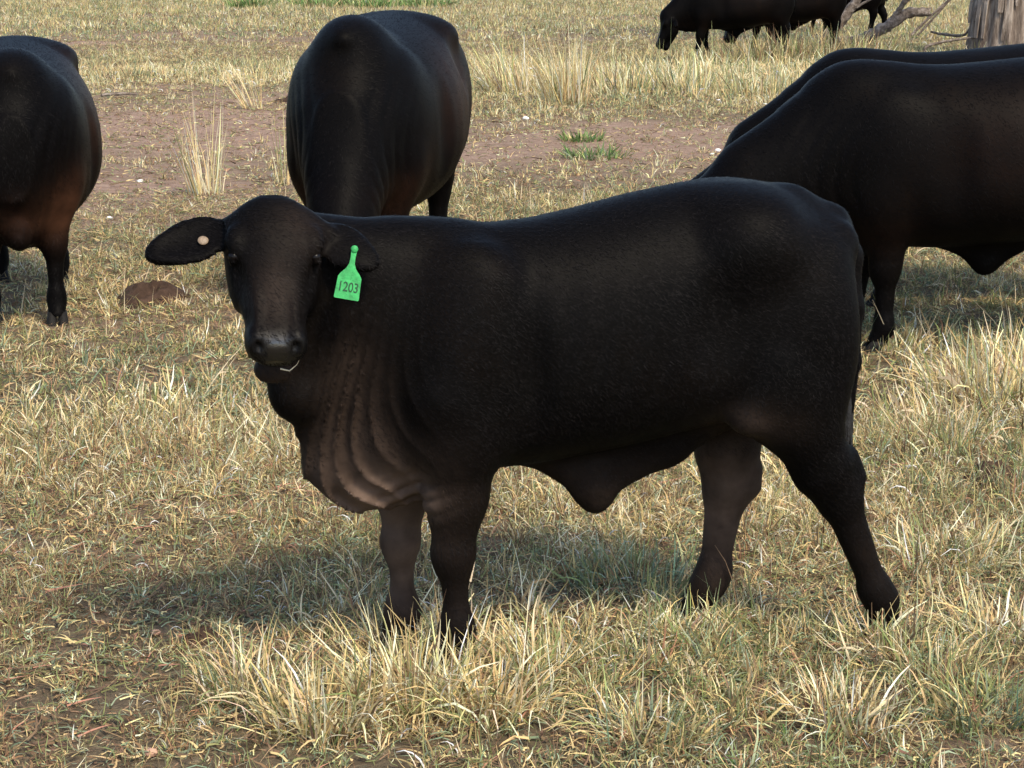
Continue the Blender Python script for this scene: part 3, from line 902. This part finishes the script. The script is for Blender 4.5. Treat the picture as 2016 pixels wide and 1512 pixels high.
def scatter(name, label, cat, P, rot, scl, idx, coll, mat):
    """vertex cloud + geometry nodes that put one tuft of the collection on each vertex"""
    me = bpy.data.meshes.new(name)
    me.vertices.add(len(P))
    me.vertices.foreach_set('co', np.ascontiguousarray(P, dtype=np.float32).ravel())
    for an, dt, arr, fld in (('rot', 'FLOAT_VECTOR', rot, 'vector'), ('scl', 'FLOAT_VECTOR', scl, 'vector'), ('idx', 'INT', idx, 'value')):
        at = me.attributes.new(an, dt, 'POINT')
        at.data.foreach_set(fld, np.ascontiguousarray(arr, dtype=np.int32 if dt == 'INT' else np.float32).ravel())
    me.materials.append(mat)
    o = bpy.data.objects.new(name, me)
    COL.objects.link(o)
    ng = bpy.data.node_groups.new(name + '_scatter', 'GeometryNodeTree')
    ng.interface.new_socket('Geometry', in_out='INPUT', socket_type='NodeSocketGeometry')
    ng.interface.new_socket('Geometry', in_out='OUTPUT', socket_type='NodeSocketGeometry')
    gi, go = ng.nodes.new('NodeGroupInput'), ng.nodes.new('NodeGroupOutput')
    ci = ng.nodes.new('GeometryNodeCollectionInfo')
    ci.inputs['Collection'].default_value = coll
    ci.inputs['Separate Children'].default_value = True
    ci.inputs['Reset Children'].default_value = True
    ip = ng.nodes.new('GeometryNodeInstanceOnPoints')
    ip.inputs['Pick Instance'].default_value = True
    def attr(nm, dt):
        q = ng.nodes.new('GeometryNodeInputNamedAttribute'); q.data_type = dt; q.inputs['Name'].default_value = nm
        return next(x for x in q.outputs if x.enabled and x.name == 'Attribute')
    ng.links.new(gi.outputs[0], ip.inputs['Points'])
    ng.links.new(ci.outputs[0], ip.inputs['Instance'])
    ng.links.new(attr('idx', 'INT'), ip.inputs['Instance Index'])
    er = ng.nodes.new('FunctionNodeEulerToRotation')
    ng.links.new(attr('rot', 'FLOAT_VECTOR'), er.inputs[0])
    ng.links.new(er.outputs[0], ip.inputs['Rotation'])
    ng.links.new(attr('scl', 'FLOAT_VECTOR'), ip.inputs['Scale'])
    ng.links.new(ip.outputs[0], go.inputs[0])
    md = o.modifiers.new('scatter', 'NODES'); md.node_group = ng
    tag(o, label, cat, kind='stuff')
    return o
tufts, litters = bpy.data.collections.new('grass_tufts'), bpy.data.collections.new('litter_bits')
G_, L_s = [[], [], [], []], [[], [], [], []]
for zi, (d0, d1, tm, nb, seg, L0, W0, spread, lm, ns) in enumerate(ZONES):
    for ti, tone in enumerate(TONES):
        for v in range(5):
            tufts.objects.link(tuft_mesh('tuft.%03d' % (zi * 25 + ti * 5 + v), tone, nb, seg, L0, W0, spread, False))
    for v in range(6):
        litters.objects.link(tuft_mesh('litter_bit.%03d' % (zi * 6 + v), LIT, ns, max(1, seg - 1), L0 * .75, W0 * 1.05, spread * 2.2, True))
    area = .30 * (d1 * d1 - d0 * d0) + 2.8 * (d1 - d0)
    n = int(area * tm)
    x, y = sample(d0, d1, n)
    di, lu = dirt(x, y), lush(x, y)
    clump = fbm(x, y, 3.2, 81, 3)
    keep = rg.random(n) < np.clip((1 - .84 * di) * (.62 + .5 * lu) * np.clip((clump - .22) * 3.4, .34, 1.2), .02, 1)
    x, y, di, lu, clump = (v[keep] for v in (x, y, di, lu, clump))
    n = len(x)
    gr, bw = green(x, y), brownish(x, y)
    pt = np.clip((fbm(x, y, .9, 91, 3) - .5) * 5, -1, 1)         # patches greener or drier than the rest
    fn = np.clip((fbm(x, y, 4.0, 95, 2) - .5) * 4, -1, 1)
    wts = np.stack([.42 + .35 * lu - .32 * pt - .15 * bw, (.36 - .22 * bw) + .7 * np.clip(gr, 0, 1) - .2 * lu + .42 * pt, .24 * (1 - .8 * lu) + 1.15 * bw + .35 * di + .15 * fn, .12 + .55 * lu - .12 * fn - .08 * pt, .003 + 1.8 * np.clip(gr - .5, 0, 1)], -1).clip(0.001)
    cs = np.cumsum(wts, 1) / wts.sum(1, keepdims=True)
    ti = (rg.random(n)[:, None] > cs).sum(1).clip(0, 4)
    size = np.exp(rg.normal(0, .26, n)) * (.72 + .85 * lu) * (1 - .42 * di) * (1 - .30 * bw) * (.75 + .5 * clump)
    rot = np.stack([rg.normal(0, .14, n), rg.normal(0, .14, n), rg.uniform(0, 6.28, n)], -1)
    scl = np.stack([size ** .7, size ** .7, size * rg.uniform(.75, 1.3, n)], -1)
    for lst, q in zip(G_, (np.stack([x, y, gz(x, y) - .001], -1), rot, scl, zi * 25 + ti * 5 + rg.integers(0, 5, n))):
        lst.append(q)
    n = int(area * lm)
    x, y = sample(d0, d1, n)
    keep = rg.random(n) < (1 - .5 * dirt(x, y))
    x, y = x[keep], y[keep]
    n = len(x)
    q1 = np.repeat(np.exp(rg.normal(0, .2, n))[:, None], 3, 1)
    for lst, q in zip(L_s, (np.stack([x, y, gz(x, y)], -1), np.stack([0 * x, 0 * x, rg.uniform(0, 6.28, n)], -1), q1, zi * 6 + rg.integers(0, 6, n))):
        lst.append(q)
scatter('grass', 'short dry straw and grey-green paddock grass all over the ground', 'grass', *[np.concatenate(l) for l in G_], tufts, GRASS)
scatter('grass_litter', 'dead brown and straw coloured grass litter lying on the soil', 'grass litter', *[np.concatenate(l) for l in L_s], litters, GRASS)

# ------------------------------------------------------------------ tussocks one can point at
def tussock(name, x, y, h, r, nb, label, group, pal, W=.005, seg=4, lean=(.12, .16), wind=(0, 0), curl=(.35, .4), cat='grass tuft', heads=0):
    root = empty(name, (x, y, float(gz(x, y))))
    tag(root, label, cat, group)
    a = rg.uniform(0, 6.28, nb); rad = r * np.sqrt(rg.random(nb))
    P = np.stack([rad * np.cos(a), rad * np.sin(a), np.full(nb, -.005)], -1)
    ln = np.abs(rg.normal(lean[0], lean[1], nb)) + rad / r * .18
    az = a + rg.normal(0, .7, nb)
    dx, dy = np.sin(ln) * np.cos(az) + wind[0], np.sin(ln) * np.sin(az) + wind[1]
    az, ln = np.arctan2(dy, dx), np.clip(np.hypot(dx, dy), 0, 1.35)
    L = h * np.clip(rg.normal(.68, .28, nb), .15, 1.2)
    B = Batch()
    B.add(*blades(P, az, ln, L, W * np.exp(rg.normal(0, .3, nb)), rg.normal(curl[0], curl[1], nb), pick(pal, nb), seg, rg.normal(0, .25, nb)))
    tag(B.build('blades', root), kind='stuff')
    if heads:
        H = Batch()
        P = np.stack([rg.normal(0, r * .5, heads), rg.normal(0, r * .5, heads), np.zeros(heads)], -1)
        az, ln = rg.uniform(0, 6.28, heads), np.abs(rg.normal(.25, .15, heads))
        H.add(*blades(P, az, ln, h * rg.uniform(1.0, 1.5, heads), np.full(heads, W * .7), rg.normal(.1, .2, heads), pick(dict(pale=1, straw=1), heads), seg, np.zeros(heads)))
        tag(H.build('seed_stalks', root), kind='stuff')
    return root
DRY = dict(straw=.6, pale=.5, olive=.12, brown=.15)
MIX = dict(straw=.5, pale=.3, olive=.3, grey=.15, brown=.15)
FRESH = dict(fresh=.7, olive=.4, straw=.1)

G1 = 'tall dry grass tussocks behind the cattle'
tussock('grass_tussock', -2.225, 14.72, .62, .13, 70, 'tall sparse straw tussock left of the middle cow, standing in bare dirt', G1, DRY, .007, wind=(-.10, 0), curl=(.15, .3), heads=8)
tussock('grass_tussock', -2.915, 22.9, .55, .13, 50, 'thin straw tussock leaning left, high up between the left and middle cows', G1, DRY, .009, wind=(-.28, 0), curl=(.1, .25), heads=5)
tussock('grass_tussock', -1.724, 15.4, .62, .07, 22, 'few thin upright straw stalks close against the left side of the middle cow', G1, DRY, .006, lean=(.06, .06), curl=(.05, .15), heads=6)
tussock('grass_tussock', .62, 23.8, .78, .26, 330, 'biggest dense straw tussock, right of the middle cow', G1, DRY, .010, wind=(-.10, 0), curl=(.15, .3), heads=14)
tussock('grass_tussock', -.05, 25.4, .75, .30, 230, 'straw tussock leaning left just beside the middle cow\'s back', G1, DRY, .010, wind=(-.30, 0), curl=(.2, .3), heads=10)
for (x, y, h, r_, nb, lb) in ((1.25, 25.2, .50, .45, 240, 'low wide straw tussock to the right of the biggest one'), (2.1, 25.6, .46, .5, 240, 'low ragged dry tussock in the middle of the rough grass band'),
                            (2.95, 24.9, .42, .5, 220, 'low dry tussock above the neck of the hidden right cow'), (1.6, 27.8, .45, .5, 200, 'dry tussock farther back in the rough grass band, below the grazing cow')):
    tussock('grass_tussock', x, y, h, r_, nb, lb, G1, MIX, .011, wind=(-.08, 0), curl=(.3, .4), lean=(.2, .2))
G2 = 'rough dry grass clumps round the far cattle'
for (x, y, h, lb) in ((3.0, 32.2, .30, 'rough dry clump at the grazing far cow\'s muzzle'), (3.7, 32.0, .46, 'rough dry clump hiding the far cow\'s front feet'), (4.3, 32.0, .58, 'rough dry clump under the belly of the far cow'),
                      (4.9, 32.0, .60, 'rough dry clump hiding the far cow\'s hind feet'), (5.5, 32.6, .55, 'rough dry clump left of the fallen branches'), (6.3, 35.2, .30, 'rough dry clump in front of the fallen grey branch')):
    tussock('grass_clump', x, y, h, .50, 460, lb, G2, dict(straw=.4, olive=.35, brown=.35, pale=.12), .014, seg=2, curl=(.3, .4), lean=(.18, .2))
G3 = 'straw tufts in front of the calf'
for (x, y, h, r_, nb, lb) in ((-.45, 4.42, .17, .13, 420, 'curly straw tuft at the bottom, leftmost of the pale clump in front of the calf'), (-.24, 4.56, .21, .14, 520, 'pale dense straw tuft at the bottom, below the calf\'s front feet'),
                            (-.06, 4.50, .18, .13, 440, 'straw tuft with thick dry stems right of the densest pale tuft'), (.07, 4.74, .17, .10, 240, 'small straw tuft with a bristly head, below the calf\'s belly'),
                            (-.13, 4.83, .17, .08, 190, 'upright straw tuft hiding the hoof of the calf\'s near front leg')):
    tussock('grass_tuft', x, y, h, r_, nb, lb, G3, dict(straw=.6, pale=.45, olive=.2, brown=.12), .0052, lean=(.45, .35), curl=(.7, .8), heads=3 if h > .165 else 1)
for (x, y, lb) in ((.985, 4.98, 'short olive tuft over the hoof of the calf\'s near hind leg'), (.44, 4.98, 'short olive tuft over the hoof of the calf\'s far hind leg'), (-.30, 4.93, 'short straw tuft over the hoof of the calf\'s far front leg')):
    tussock('grass_tuft', x, y, .13, .09, 150, lb, 'short tufts at the calf\'s hooves', MIX, .0038, lean=(.4, .3), curl=(.8, .7), heads=1)
tussock('grass_tuft', -.62, 4.62, .16, .13, 300, 'loose olive and straw tuft at the left end of the pale clump', G3, MIX, .0042, lean=(.45, .35), curl=(.8, .8), heads=2)
for (x, y, h, r_, nb, pl, lb) in ((.30, 4.36, .13, .13, 300, MIX, 'low mixed tuft at the bottom edge, right of the pale clump'), (.52, 4.50, .12, .12, 260, dict(straw=.5, olive=.4, brown=.2), 'low mixed tuft below the calf\'s far hind hoof, near the bottom'),
                                 (.78, 4.44, .14, .13, 320, DRY, 'straw tuft at the bottom, left of the olive corner tuft'), (1.03, 4.72, .14, .12, 280, MIX, 'mixed tuft below the calf\'s near hind hoof, at the right'),
                                 (1.28, 5.02, .15, .14, 320, DRY, 'straw tuft at the right edge, level with the calf\'s near hind hoof'), (1.30, 5.75, .15, .16, 320, DRY, 'straw tuft right of the calf\'s tail, below the dark dung pat'),
                                 (1.55, 7.15, .20, .18, 320, DRY, 'straw tuft left of the bushy one, behind the calf\'s tail')):
    tussock('grass_tuft', x, y, h, r_, nb, lb, 'tufts on the right side of the foreground', pl, .0044, lean=(.5, .35), curl=(.8, .8), heads=2)
st = tag(empty('grass_stalk', (-.137, 4.80, 0)), 'tall single dry seed stalk standing before the calf\'s near front leg', 'grass stalk')
strands('stem', [[(0, 0, -.01), (.006, 0, .08), (.020, 0, .16), (.036, .0, .235)]], .0022, simple('dry_stalk', (.55, .44, .30), .7, .2, .1, 40, 0), st, 5)
strands('seed_head', [[(.034, 0, .225), (.040, 0, .250), (.046, .002, .275)]], .0036, simple('seed_head', (.62, .50, .36), .7, .2, .2, 90, 0), st, 5)
tussock('grass_tuft', .93, 4.90, .17, .10, 150, 'loose straw tuft lying against the calf\'s near hind hoof', None, DRY, .0045, lean=(.7, .35), wind=(-.1, 0), curl=(.5, .6), heads=3)
tussock('grass_tuft', 1.88, 7.75, .30, .22, 420, 'bushy straw tuft at the right edge, under the big cow\'s belly', None, DRY, .0075, lean=(.4, .3), curl=(.6, .6), heads=6)
tussock('grass_tuft', 1.08, 4.46, .15, .14, 330, 'olive green tuft in the bottom right corner', None, dict(olive=.6, grey=.4, straw=.35, brown=.1), .0045, lean=(.5, .35), curl=(.7, .7), heads=2)
tussock('grass_tuft', .36, 5.45, .13, .20, 380, 'grey-green shaded tuft on the ground under the calf\'s belly', None, dict(olive=.5, grey=.6, straw=.2), .005, lean=(.35, .3), curl=(.6, .6))
tussock('green_weed', .645, 18.9, .13, .20, 150, 'small bright green weed patch on bare soil, the upper of two', 'green weed patches', FRESH, .014, seg=2, lean=(.6, .4), cat='weed')
tussock('green_weed', .70, 17.4, .13, .28, 190, 'wider green weed patch on bare soil, the lower of two', 'green weed patches', dict(fresh=.5, olive=.5, grey=.3), .014, seg=2, lean=(.6, .4), cat='weed')

for (x, y, r_, nb, lb) in ((-8.0, 66, .7, 420, 'small bright green grass patch at the top edge, leftmost of the far green ones'), (-6.0, 67, .9, 260, 'faint green grass patch at the top edge, second from the left'),
                           (-4.3, 66.5, 1.0, 280, 'faint green grass patch at the top edge, above the back of the middle cow'), (-2.6, 67, .9, 240, 'faint green grass patch at the top edge, right end of the far green ones')):
    tussock('green_grass', x, y - 3, .38, r_, nb, lb, 'far green grass patches', dict(fresh=.8, olive=.3, straw=.08), .04, seg=2, lean=(.5, .4), cat='grass')

# ------------------------------------------------------------------ wood
def wood_mat(name, lo, mid, hi, sc=(6, 6, .8)):
    m, n, b, _ = new_mat(name)
    tc = N(n, 'ShaderNodeTexCoord').outputs['Object']
    mp = N(n, 'ShaderNodeMapping'); mp.inputs['Scale'].default_value = sc
    n.links.new(tc, mp.inputs[0])
    f = noise_tex(n, 2.2, 7, .7, mp.outputs[0])
    n.links.new(ramp(n, f, [(.32, lo), (.5, mid), (.66, hi)]), b.inputs['Base Color'])
    b.inputs['Roughness'].default_value = .9
    b.inputs['Specular IOR Level'].default_value = .15
    bp = N(n, 'ShaderNodeBump'); bp.inputs['Strength'].default_value = .8; bp.inputs['Distance'].default_value = .04
    n.links.new(f, bp.inputs['Height']); n.links.new(bp.outputs[0], b.inputs['Normal'])
    return m
BARK = wood_mat('grey_bark', (.040, .028, .022), (.14, .108, .085), (.30, .25, .205))
BARK2 = wood_mat('pale_bark_strip', (.11, .08, .06), (.24, .19, .15), (.40, .345, .29))
DEAD = wood_mat('weathered_wood', (.05, .04, .032), (.15, .118, .095), (.30, .255, .215), (5, 5, 5))

def limb(name, pts, rad, mat, parent=None, sides=12, sub=6, rough=.12, cap=True):
    """tapering crooked limb through the points (Catmull-Rom), broken ends"""
    p = np.array(pts, float); rad = np.array(rad, float)
    q, rr = [], []
    e = np.vstack([2 * p[0] - p[1], p, 2 * p[-1] - p[-2]])
    for i in range(len(p) - 1):
        for k_ in range(sub + (i == len(p) - 2)):
            t = k_ / sub
            a, b_, c, d = e[i:i + 4]
            q.append(.5 * ((2 * b_) + (c - a) * t + (2 * a - 5 * b_ + 4 * c - d) * t * t + (3 * b_ - a - 3 * c + d) * t ** 3))
            rr.append(rad[i] * (1 - t) + rad[i + 1] * t)
    q = np.array(q); n = len(q)
    V = []
    u = np.array((0.31, .9, .2))
    for i in range(n):
        t = q[min(i + 1, n - 1)] - q[max(i - 1, 0)]; t /= np.linalg.norm(t)
        u = u - t * (u @ t); u /= np.linalg.norm(u)
        v = np.cross(t, u)
        for k_ in range(sides):
            a = 2 * np.pi * k_ / sides
            r_ = rr[i] * (1 + rg.normal(0, rough))
            V.append(q[i] + (u * np.cos(a) + v * np.sin(a)) * r_ + t * (rg.normal(0, rr[i] * .4) if i in (0, n - 1) else 0))
    Q = [(i * sides + k_, i * sides + (k_ + 1) % sides, (i + 1) * sides + (k_ + 1) % sides, (i + 1) * sides + k_) for i in range(n - 1) for k_ in range(sides)]
    T = []
    for base, c in ((0, q[0]), ((n - 1) * sides, q[-1])):
        ci = len(V); V.append(c)
        T += [(base + k_, base + (k_ + 1) % sides, ci) for k_ in range(sides)]
    return mesh_obj(name, np.array(V), [np.array(Q), np.array(T)], mat, parent)

# big tree at the right edge: fluted trunk, hanging bark, limbs high above the frame
TXC, TYC = 8.44, 35.2
tree = tag(empty('gum_tree', (TXC, TYC, float(gz(TXC, TYC)))), 'thick tree trunk with streaked grey-brown bark in the top right corner', 'tree')
nz, na = 70, 96
V = np.zeros((nz, na, 3))
for i in range(nz):
    z = -.15 + 7.2 * (i / (nz - 1)) ** 1.3
    a = 2 * np.pi * np.arange(na) / na
    r_ = .60 * (1 - .045 * max(z, 0)) * (1 + .10 * np.exp(-max(z, 0) / .35))
    f = .05 * np.abs(np.sin(a * 5 + .3 * z + 1.5 * np.sin(a * 2))) + .045 * np.sin(a * 17 + .5 * z) + .05 * (vnoise(a / 6.283 * 16 * 1.0, z * .5 + 0 * a, 1, 61) - .5) + .05 * np.sin(a * 3 + 1)
    f[-1] = f[-1]
    V[i] = np.stack([(r_ * (1 + f)) * np.cos(a) + .03 * z, (r_ * (1 + f)) * np.sin(a), np.full(na, z)], -1)
Q = [(i * na + k_, i * na + (k_ + 1) % na, (i + 1) * na + (k_ + 1) % na, (i + 1) * na + k_) for i in range(nz - 1) for k_ in range(na)]
mesh_obj('trunk', V.reshape(-1, 3), np.array(Q), BARK, tree)
for i in range(46):
    a = rg.uniform(math.pi * 1.0, math.pi * 1.9) if i < 40 else rg.uniform(0, 6.28)
    z0, ln_, wd = rg.uniform(.0, 2.2), rg.uniform(.5, 1.7), rg.uniform(.025, .065)
    vs = []
    for k_ in range(6):
        z = z0 + ln_ * k_ / 5
        r_ = .60 * (1 - .045 * z) * (1 + .10 * np.exp(-z / .35)) + .055 + .02 * math.sin(k_ * 1.7 + i)
        aa = a + .03 * math.sin(k_ + i)
        for sgn, dr in ((-1, 0), (1, 0), (1, .022), (-1, .022)):
            w_ = wd * (1 - .3 * abs(k_ - 2.5) / 2.5)
            vs.append(((r_ + dr) * math.cos(aa) - sgn * w_ * math.sin(aa) + .03 * z, (r_ + dr) * math.sin(aa) + sgn * w_ * math.cos(aa), z))
    qs = [(k_ * 4 + c, k_ * 4 + (c + 1) % 4, k_ * 4 + 4 + (c + 1) % 4, k_ * 4 + 4 + c) for k_ in range(5) for c in range(4)] + [(3, 2, 1, 0), (20, 21, 22, 23)]
    mesh_obj('bark_strip', np.array(vs), np.array(qs), (BARK2, BARK, DEAD)[i % 3], tree, smooth=False)
for pts, rr in (([(.2, 0, 6.6), (.9, .2, 8.2), (2.2, .5, 9.8)], (.40, .30, .2)), ([(.2, 0, 6.4), (-.5, -.2, 8.4), (-.8, .3, 10.6)], (.38, .28, .18)), ([(.2, 0, 6.5), (.2, .8, 8.5), (.5, 1.9, 10.2)], (.34, .24, .15))):
    limb('limb', pts, rr, BARK, tree)
# crown high overhead: many leaf clumps
L_ = Batch()
nl = 6000
cc = np.array([(2.4, .6, 10.4), (-.9, .4, 11.2), (.6, 2.1, 10.8), (.6, .2, 11.8), (1.4, -.9, 10.9), (-.2, 1.4, 12.0)])
ci = rg.integers(0, len(cc), nl)
P = cc[ci] + rg.normal(0, .62, (nl, 3)) * np.array((1.2, 1.2, .7))
fl = rg.normal(2.4, .4, nl)
lv = blades(P, rg.uniform(0, 6.28, nl), fl, rg.uniform(.12, .22, nl), np.full(nl, .03), rg.normal(.2, .2, nl), np.clip(np.array((.075, .10, .045)) * rg.normal(1, .2, (nl, 1)), .01, .3), 1)
# blades() keeps strips above their base; leaves hang, so rebuild their height from length
Vl = lv[0].reshape(nl, 2, 2, 3)
Vl[:, 1, :, 2] = Vl[:, 0, :, 2] - .14
L_.add(Vl.reshape(-1, 3), lv[1], lv[2])
L_.build('crown', tree)

br = tag(empty('fallen_branch', (6.0, 38.0, 0)), 'longest dead grey branch, rising from the grass to a sawn end left of the tree', 'branch', 'dead branches on the ground')
def rel(P, o): return [tuple(np.array(p) - np.array(o)) for p in P]
O = (6.0, 38.0, 0)
limb('main_limb', rel([(5.98, 38.05, .09), (6.22, 38, .10), (6.47, 38, .13), (6.745, 38, .27), (6.99, 38, .41), (7.17, 38.05, .53), (7.33, 38.1, .60), (7.71, 38.1, .625)], O), (.06, .075, .105, .105, .10, .095, .09, .075), DEAD, br)
limb('side_limb', rel([(6.93, 38.02, .37), (7.107, 38.0, .62), (7.227, 37.9, .88), (7.33, 37.85, 1.25), (7.36, 37.8, 1.6)], O), (.06, .052, .046, .036, .02), DEAD, br)
limb('twig', rel([(7.16, 37.95, .72), (7.34, 37.85, .92), (7.5, 37.8, 1.25)], O), (.026, .02, .01), DEAD, br, sides=7)
br2 = tag(empty('fallen_branch', (5.68, 37.5, 0)), 'dark leaning dead branch beside the far cow\'s hind legs', 'branch', 'dead branches on the ground')
O = (5.68, 37.5, 0)
limb('main_limb', rel([(5.60, 37.5, .04), (5.70, 37.5, .20), (5.93, 37.5, .41), (6.125, 37.5, .66), (6.30, 37.5, .93), (6.42, 37.55, 1.25), (6.62, 37.6, 1.75)], O), (.055, .078, .09, .088, .078, .06, .025), DEAD, br2)
limb('twig', rel([(6.10, 37.5, .62), (6.38, 37.45, .80), (6.62, 37.4, .92)], O), (.03, .022, .01), DEAD, br2, sides=7)
GS = 'thin dead sticks near the tree'
for pts, rr, lb in (([(7.56, 39, .16), (7.89, 39, .49), (8.24, 39, .80), (8.6, 39, 1.1)], (.022, .026, .022, .012), 'pale thin stick slanting up behind the longest dead branch, the lower of two'),
                    ([(7.70, 39.1, .15), (8.08, 39, .61), (8.35, 39, .96), (8.5, 39, 1.2)], (.02, .024, .02, .01), 'pale thin stick slanting up behind the longest dead branch, the steeper of two'),
                    ([(7.02, 35, .05), (7.06, 35, .13), (7.27, 35, .20), (7.73, 35, .27), (7.90, 35, .28)], (.022, .028, .024, .02, .016), 'dark stick resting against the foot of the tree, lowest one'),
                    ([(7.42, 36.5, .32), (7.67, 36.5, .27), (7.99, 36.5, .26), (8.10, 36.4, .40)], (.018, .026, .026, .018), 'dark crooked stick left of the tree trunk, above the lowest one')):
    o = limb('stick', pts, rr, DEAD, None, sides=8)
    tag(o, lb, 'stick', GS)
o = limb('stick', [(-4.98, 24.8, .02), (-4.75, 24.87, .035), (-4.55, 24.95, .02)], (.018, .022, .012), DEAD, None, sides=7)
tag(o, 'small dark stick lying on bare dirt right of the left cow', 'stick')

# ------------------------------------------------------------------ dung and stones
DUNG = simple('dry_dung', (.050, .031, .022), .95, .1, .4, 18, .8)
def pat(name, x, y, rx, ry, h, label, cat, mat, group=None, lumps=1.0, kz=.5):
    nr_, na_ = 9, 26
    V, Q = [(0, 0, h)], []
    ph = rg.uniform(0, 6.28, 4)
    for i in range(1, nr_ + 1):
        t = i / nr_
        for j in range(na_):
            a = 2 * np.pi * j / na_
            ro = 1 + lumps * (.16 * np.sin(2 * a + ph[0]) + .10 * np.sin(3 * a + ph[1]) + .07 * np.sin(5 * a + ph[2]))
            z = h * (1 - t ** 2.4) * (1 + lumps * .35 * np.sin(7 * t + 2 * a + ph[3]) * (t < .95) + lumps * rg.normal(0, .12)) - .012 * (i == nr_)
            V.append((rx * t * ro * np.cos(a), ry * t * ro * np.sin(a), z))
    T = [(0, 1 + j, 1 + (j + 1) % na_) for j in range(na_)]
    for i in range(nr_ - 1):
        for j in range(na_):
            Q.append((1 + i * na_ + j, 1 + (i + 1) * na_ + j, 1 + (i + 1) * na_ + (j + 1) % na_, 1 + i * na_ + (j + 1) % na_))
    o = mesh_obj(name, np.array(V), [np.array(Q), np.array(T)], mat)
    o.location = (x, y, float(gz(x, y)))
    o.rotation_euler = (0, 0, rg.uniform(-.4, .4))
    tag(o, label, cat, group)
    return o
GD = 'cow dung pats in the grass'
pat('dung_pat', -1.84, 10.2, .17, .24, .07, 'reddish brown crumbly dung pat left of the calf\'s ear', 'dung', DUNG, GD)
pat('dung_pat', 1.62, 6.62, .13, .12, .045, 'dark dung pat in the grass at the right edge, beside the calf\'s tail', 'dung', DUNG, GD)
pat('dung_pat', -.80, 5.0, .05, .045, .022, 'small dark dung crumb in the lower left grass', 'dung', DUNG, GD)
pat('dung_pat', -2.6, 24.0, .18, .2, .05, 'dark dung pat on the dirt far back between left and middle cows', 'dung', DUNG, GD)
STONE = simple('pink_stone', (.42, .25, .17), .8, .2, .15, 30, .3)
WHITE = simple('white_stone', (.75, .72, .66), .7, .2, .1, 30, .2)
def stone(x, y, r, label, mat, group):
    sg = 10
    V, Q = [], []
    for i in range(sg // 2 + 1):
        t = math.pi * i / (sg // 2)
        for j in range(sg):
            a = 2 * math.pi * j / sg
            q = np.array((math.sin(t) * math.cos(a), math.sin(t) * math.sin(a) * .8, math.cos(t) * .6))
            q = q * (1 + .22 * math.sin(3 * a + 4 * t + x * 9) * math.sin(t))
            V.append(q * r)
    for i in range(sg // 2):
        for j in range(sg):
            k_ = (j + 1) % sg
            Q.append((i * sg + j, (i + 1) * sg + j, (i + 1) * sg + k_, i * sg + k_))
    o = mesh_obj('stone', np.array(V), np.array(Q), mat)
    o.location = (x, y, float(gz(x, y)) + r * .45)
    tag(o, label, 'stone', group)
stone(-.888, 6.19, .020, 'pinkish stone in the shade left of the calf\'s dewlap', STONE, 'pink stones')
stone(-.80, 4.235, .017, 'orange-pink stone at the bottom edge, left side', STONE, 'pink stones')
stone(-.93, 5.05, .014, 'small pinkish stone in the short grass at lower left', STONE, 'pink stones')
GW = 'white pebbles on the bare dirt'
stone(.143, 21.3, .035, 'white pebble on dirt right of the middle cow', WHITE, GW)
stone(-2.84, 15.5, .025, 'white pebble on dirt left of the tall sparse tussock', WHITE, GW)
stone(-2.67, 13.4, .022, 'white pebble on dirt nearer, right of the left cow\'s belly', WHITE, GW)
stone(1.81, 17.9, .028, 'white pebble beside the neck of the right cow', WHITE, GW)
stone(1.73, 17.6, .02, 'smaller white pebble next to the one by the right cow\'s neck', WHITE, GW)

# dry stem the calf is chewing
cm = calf.matrix_basis if False else Matrix.Translation(calf.location) @ Matrix.Rotation(math.pi + CA, 4, 'Z')
sp_ = [tuple(cm @ Vector(HW(q))) for q in ((.425, .014, -.118), (.432, .036, -.116), (.420, .054, -.100), (.408, .062, -.074))]
o = strands('chewed_straw', [sp_], .0022, simple('dry_stem', (.62, .55, .42), .7, .2, .1, 40, 0), None, 5)
tag(o, 'pale dry straw held in the corner of the calf\'s mouth', 'straw')
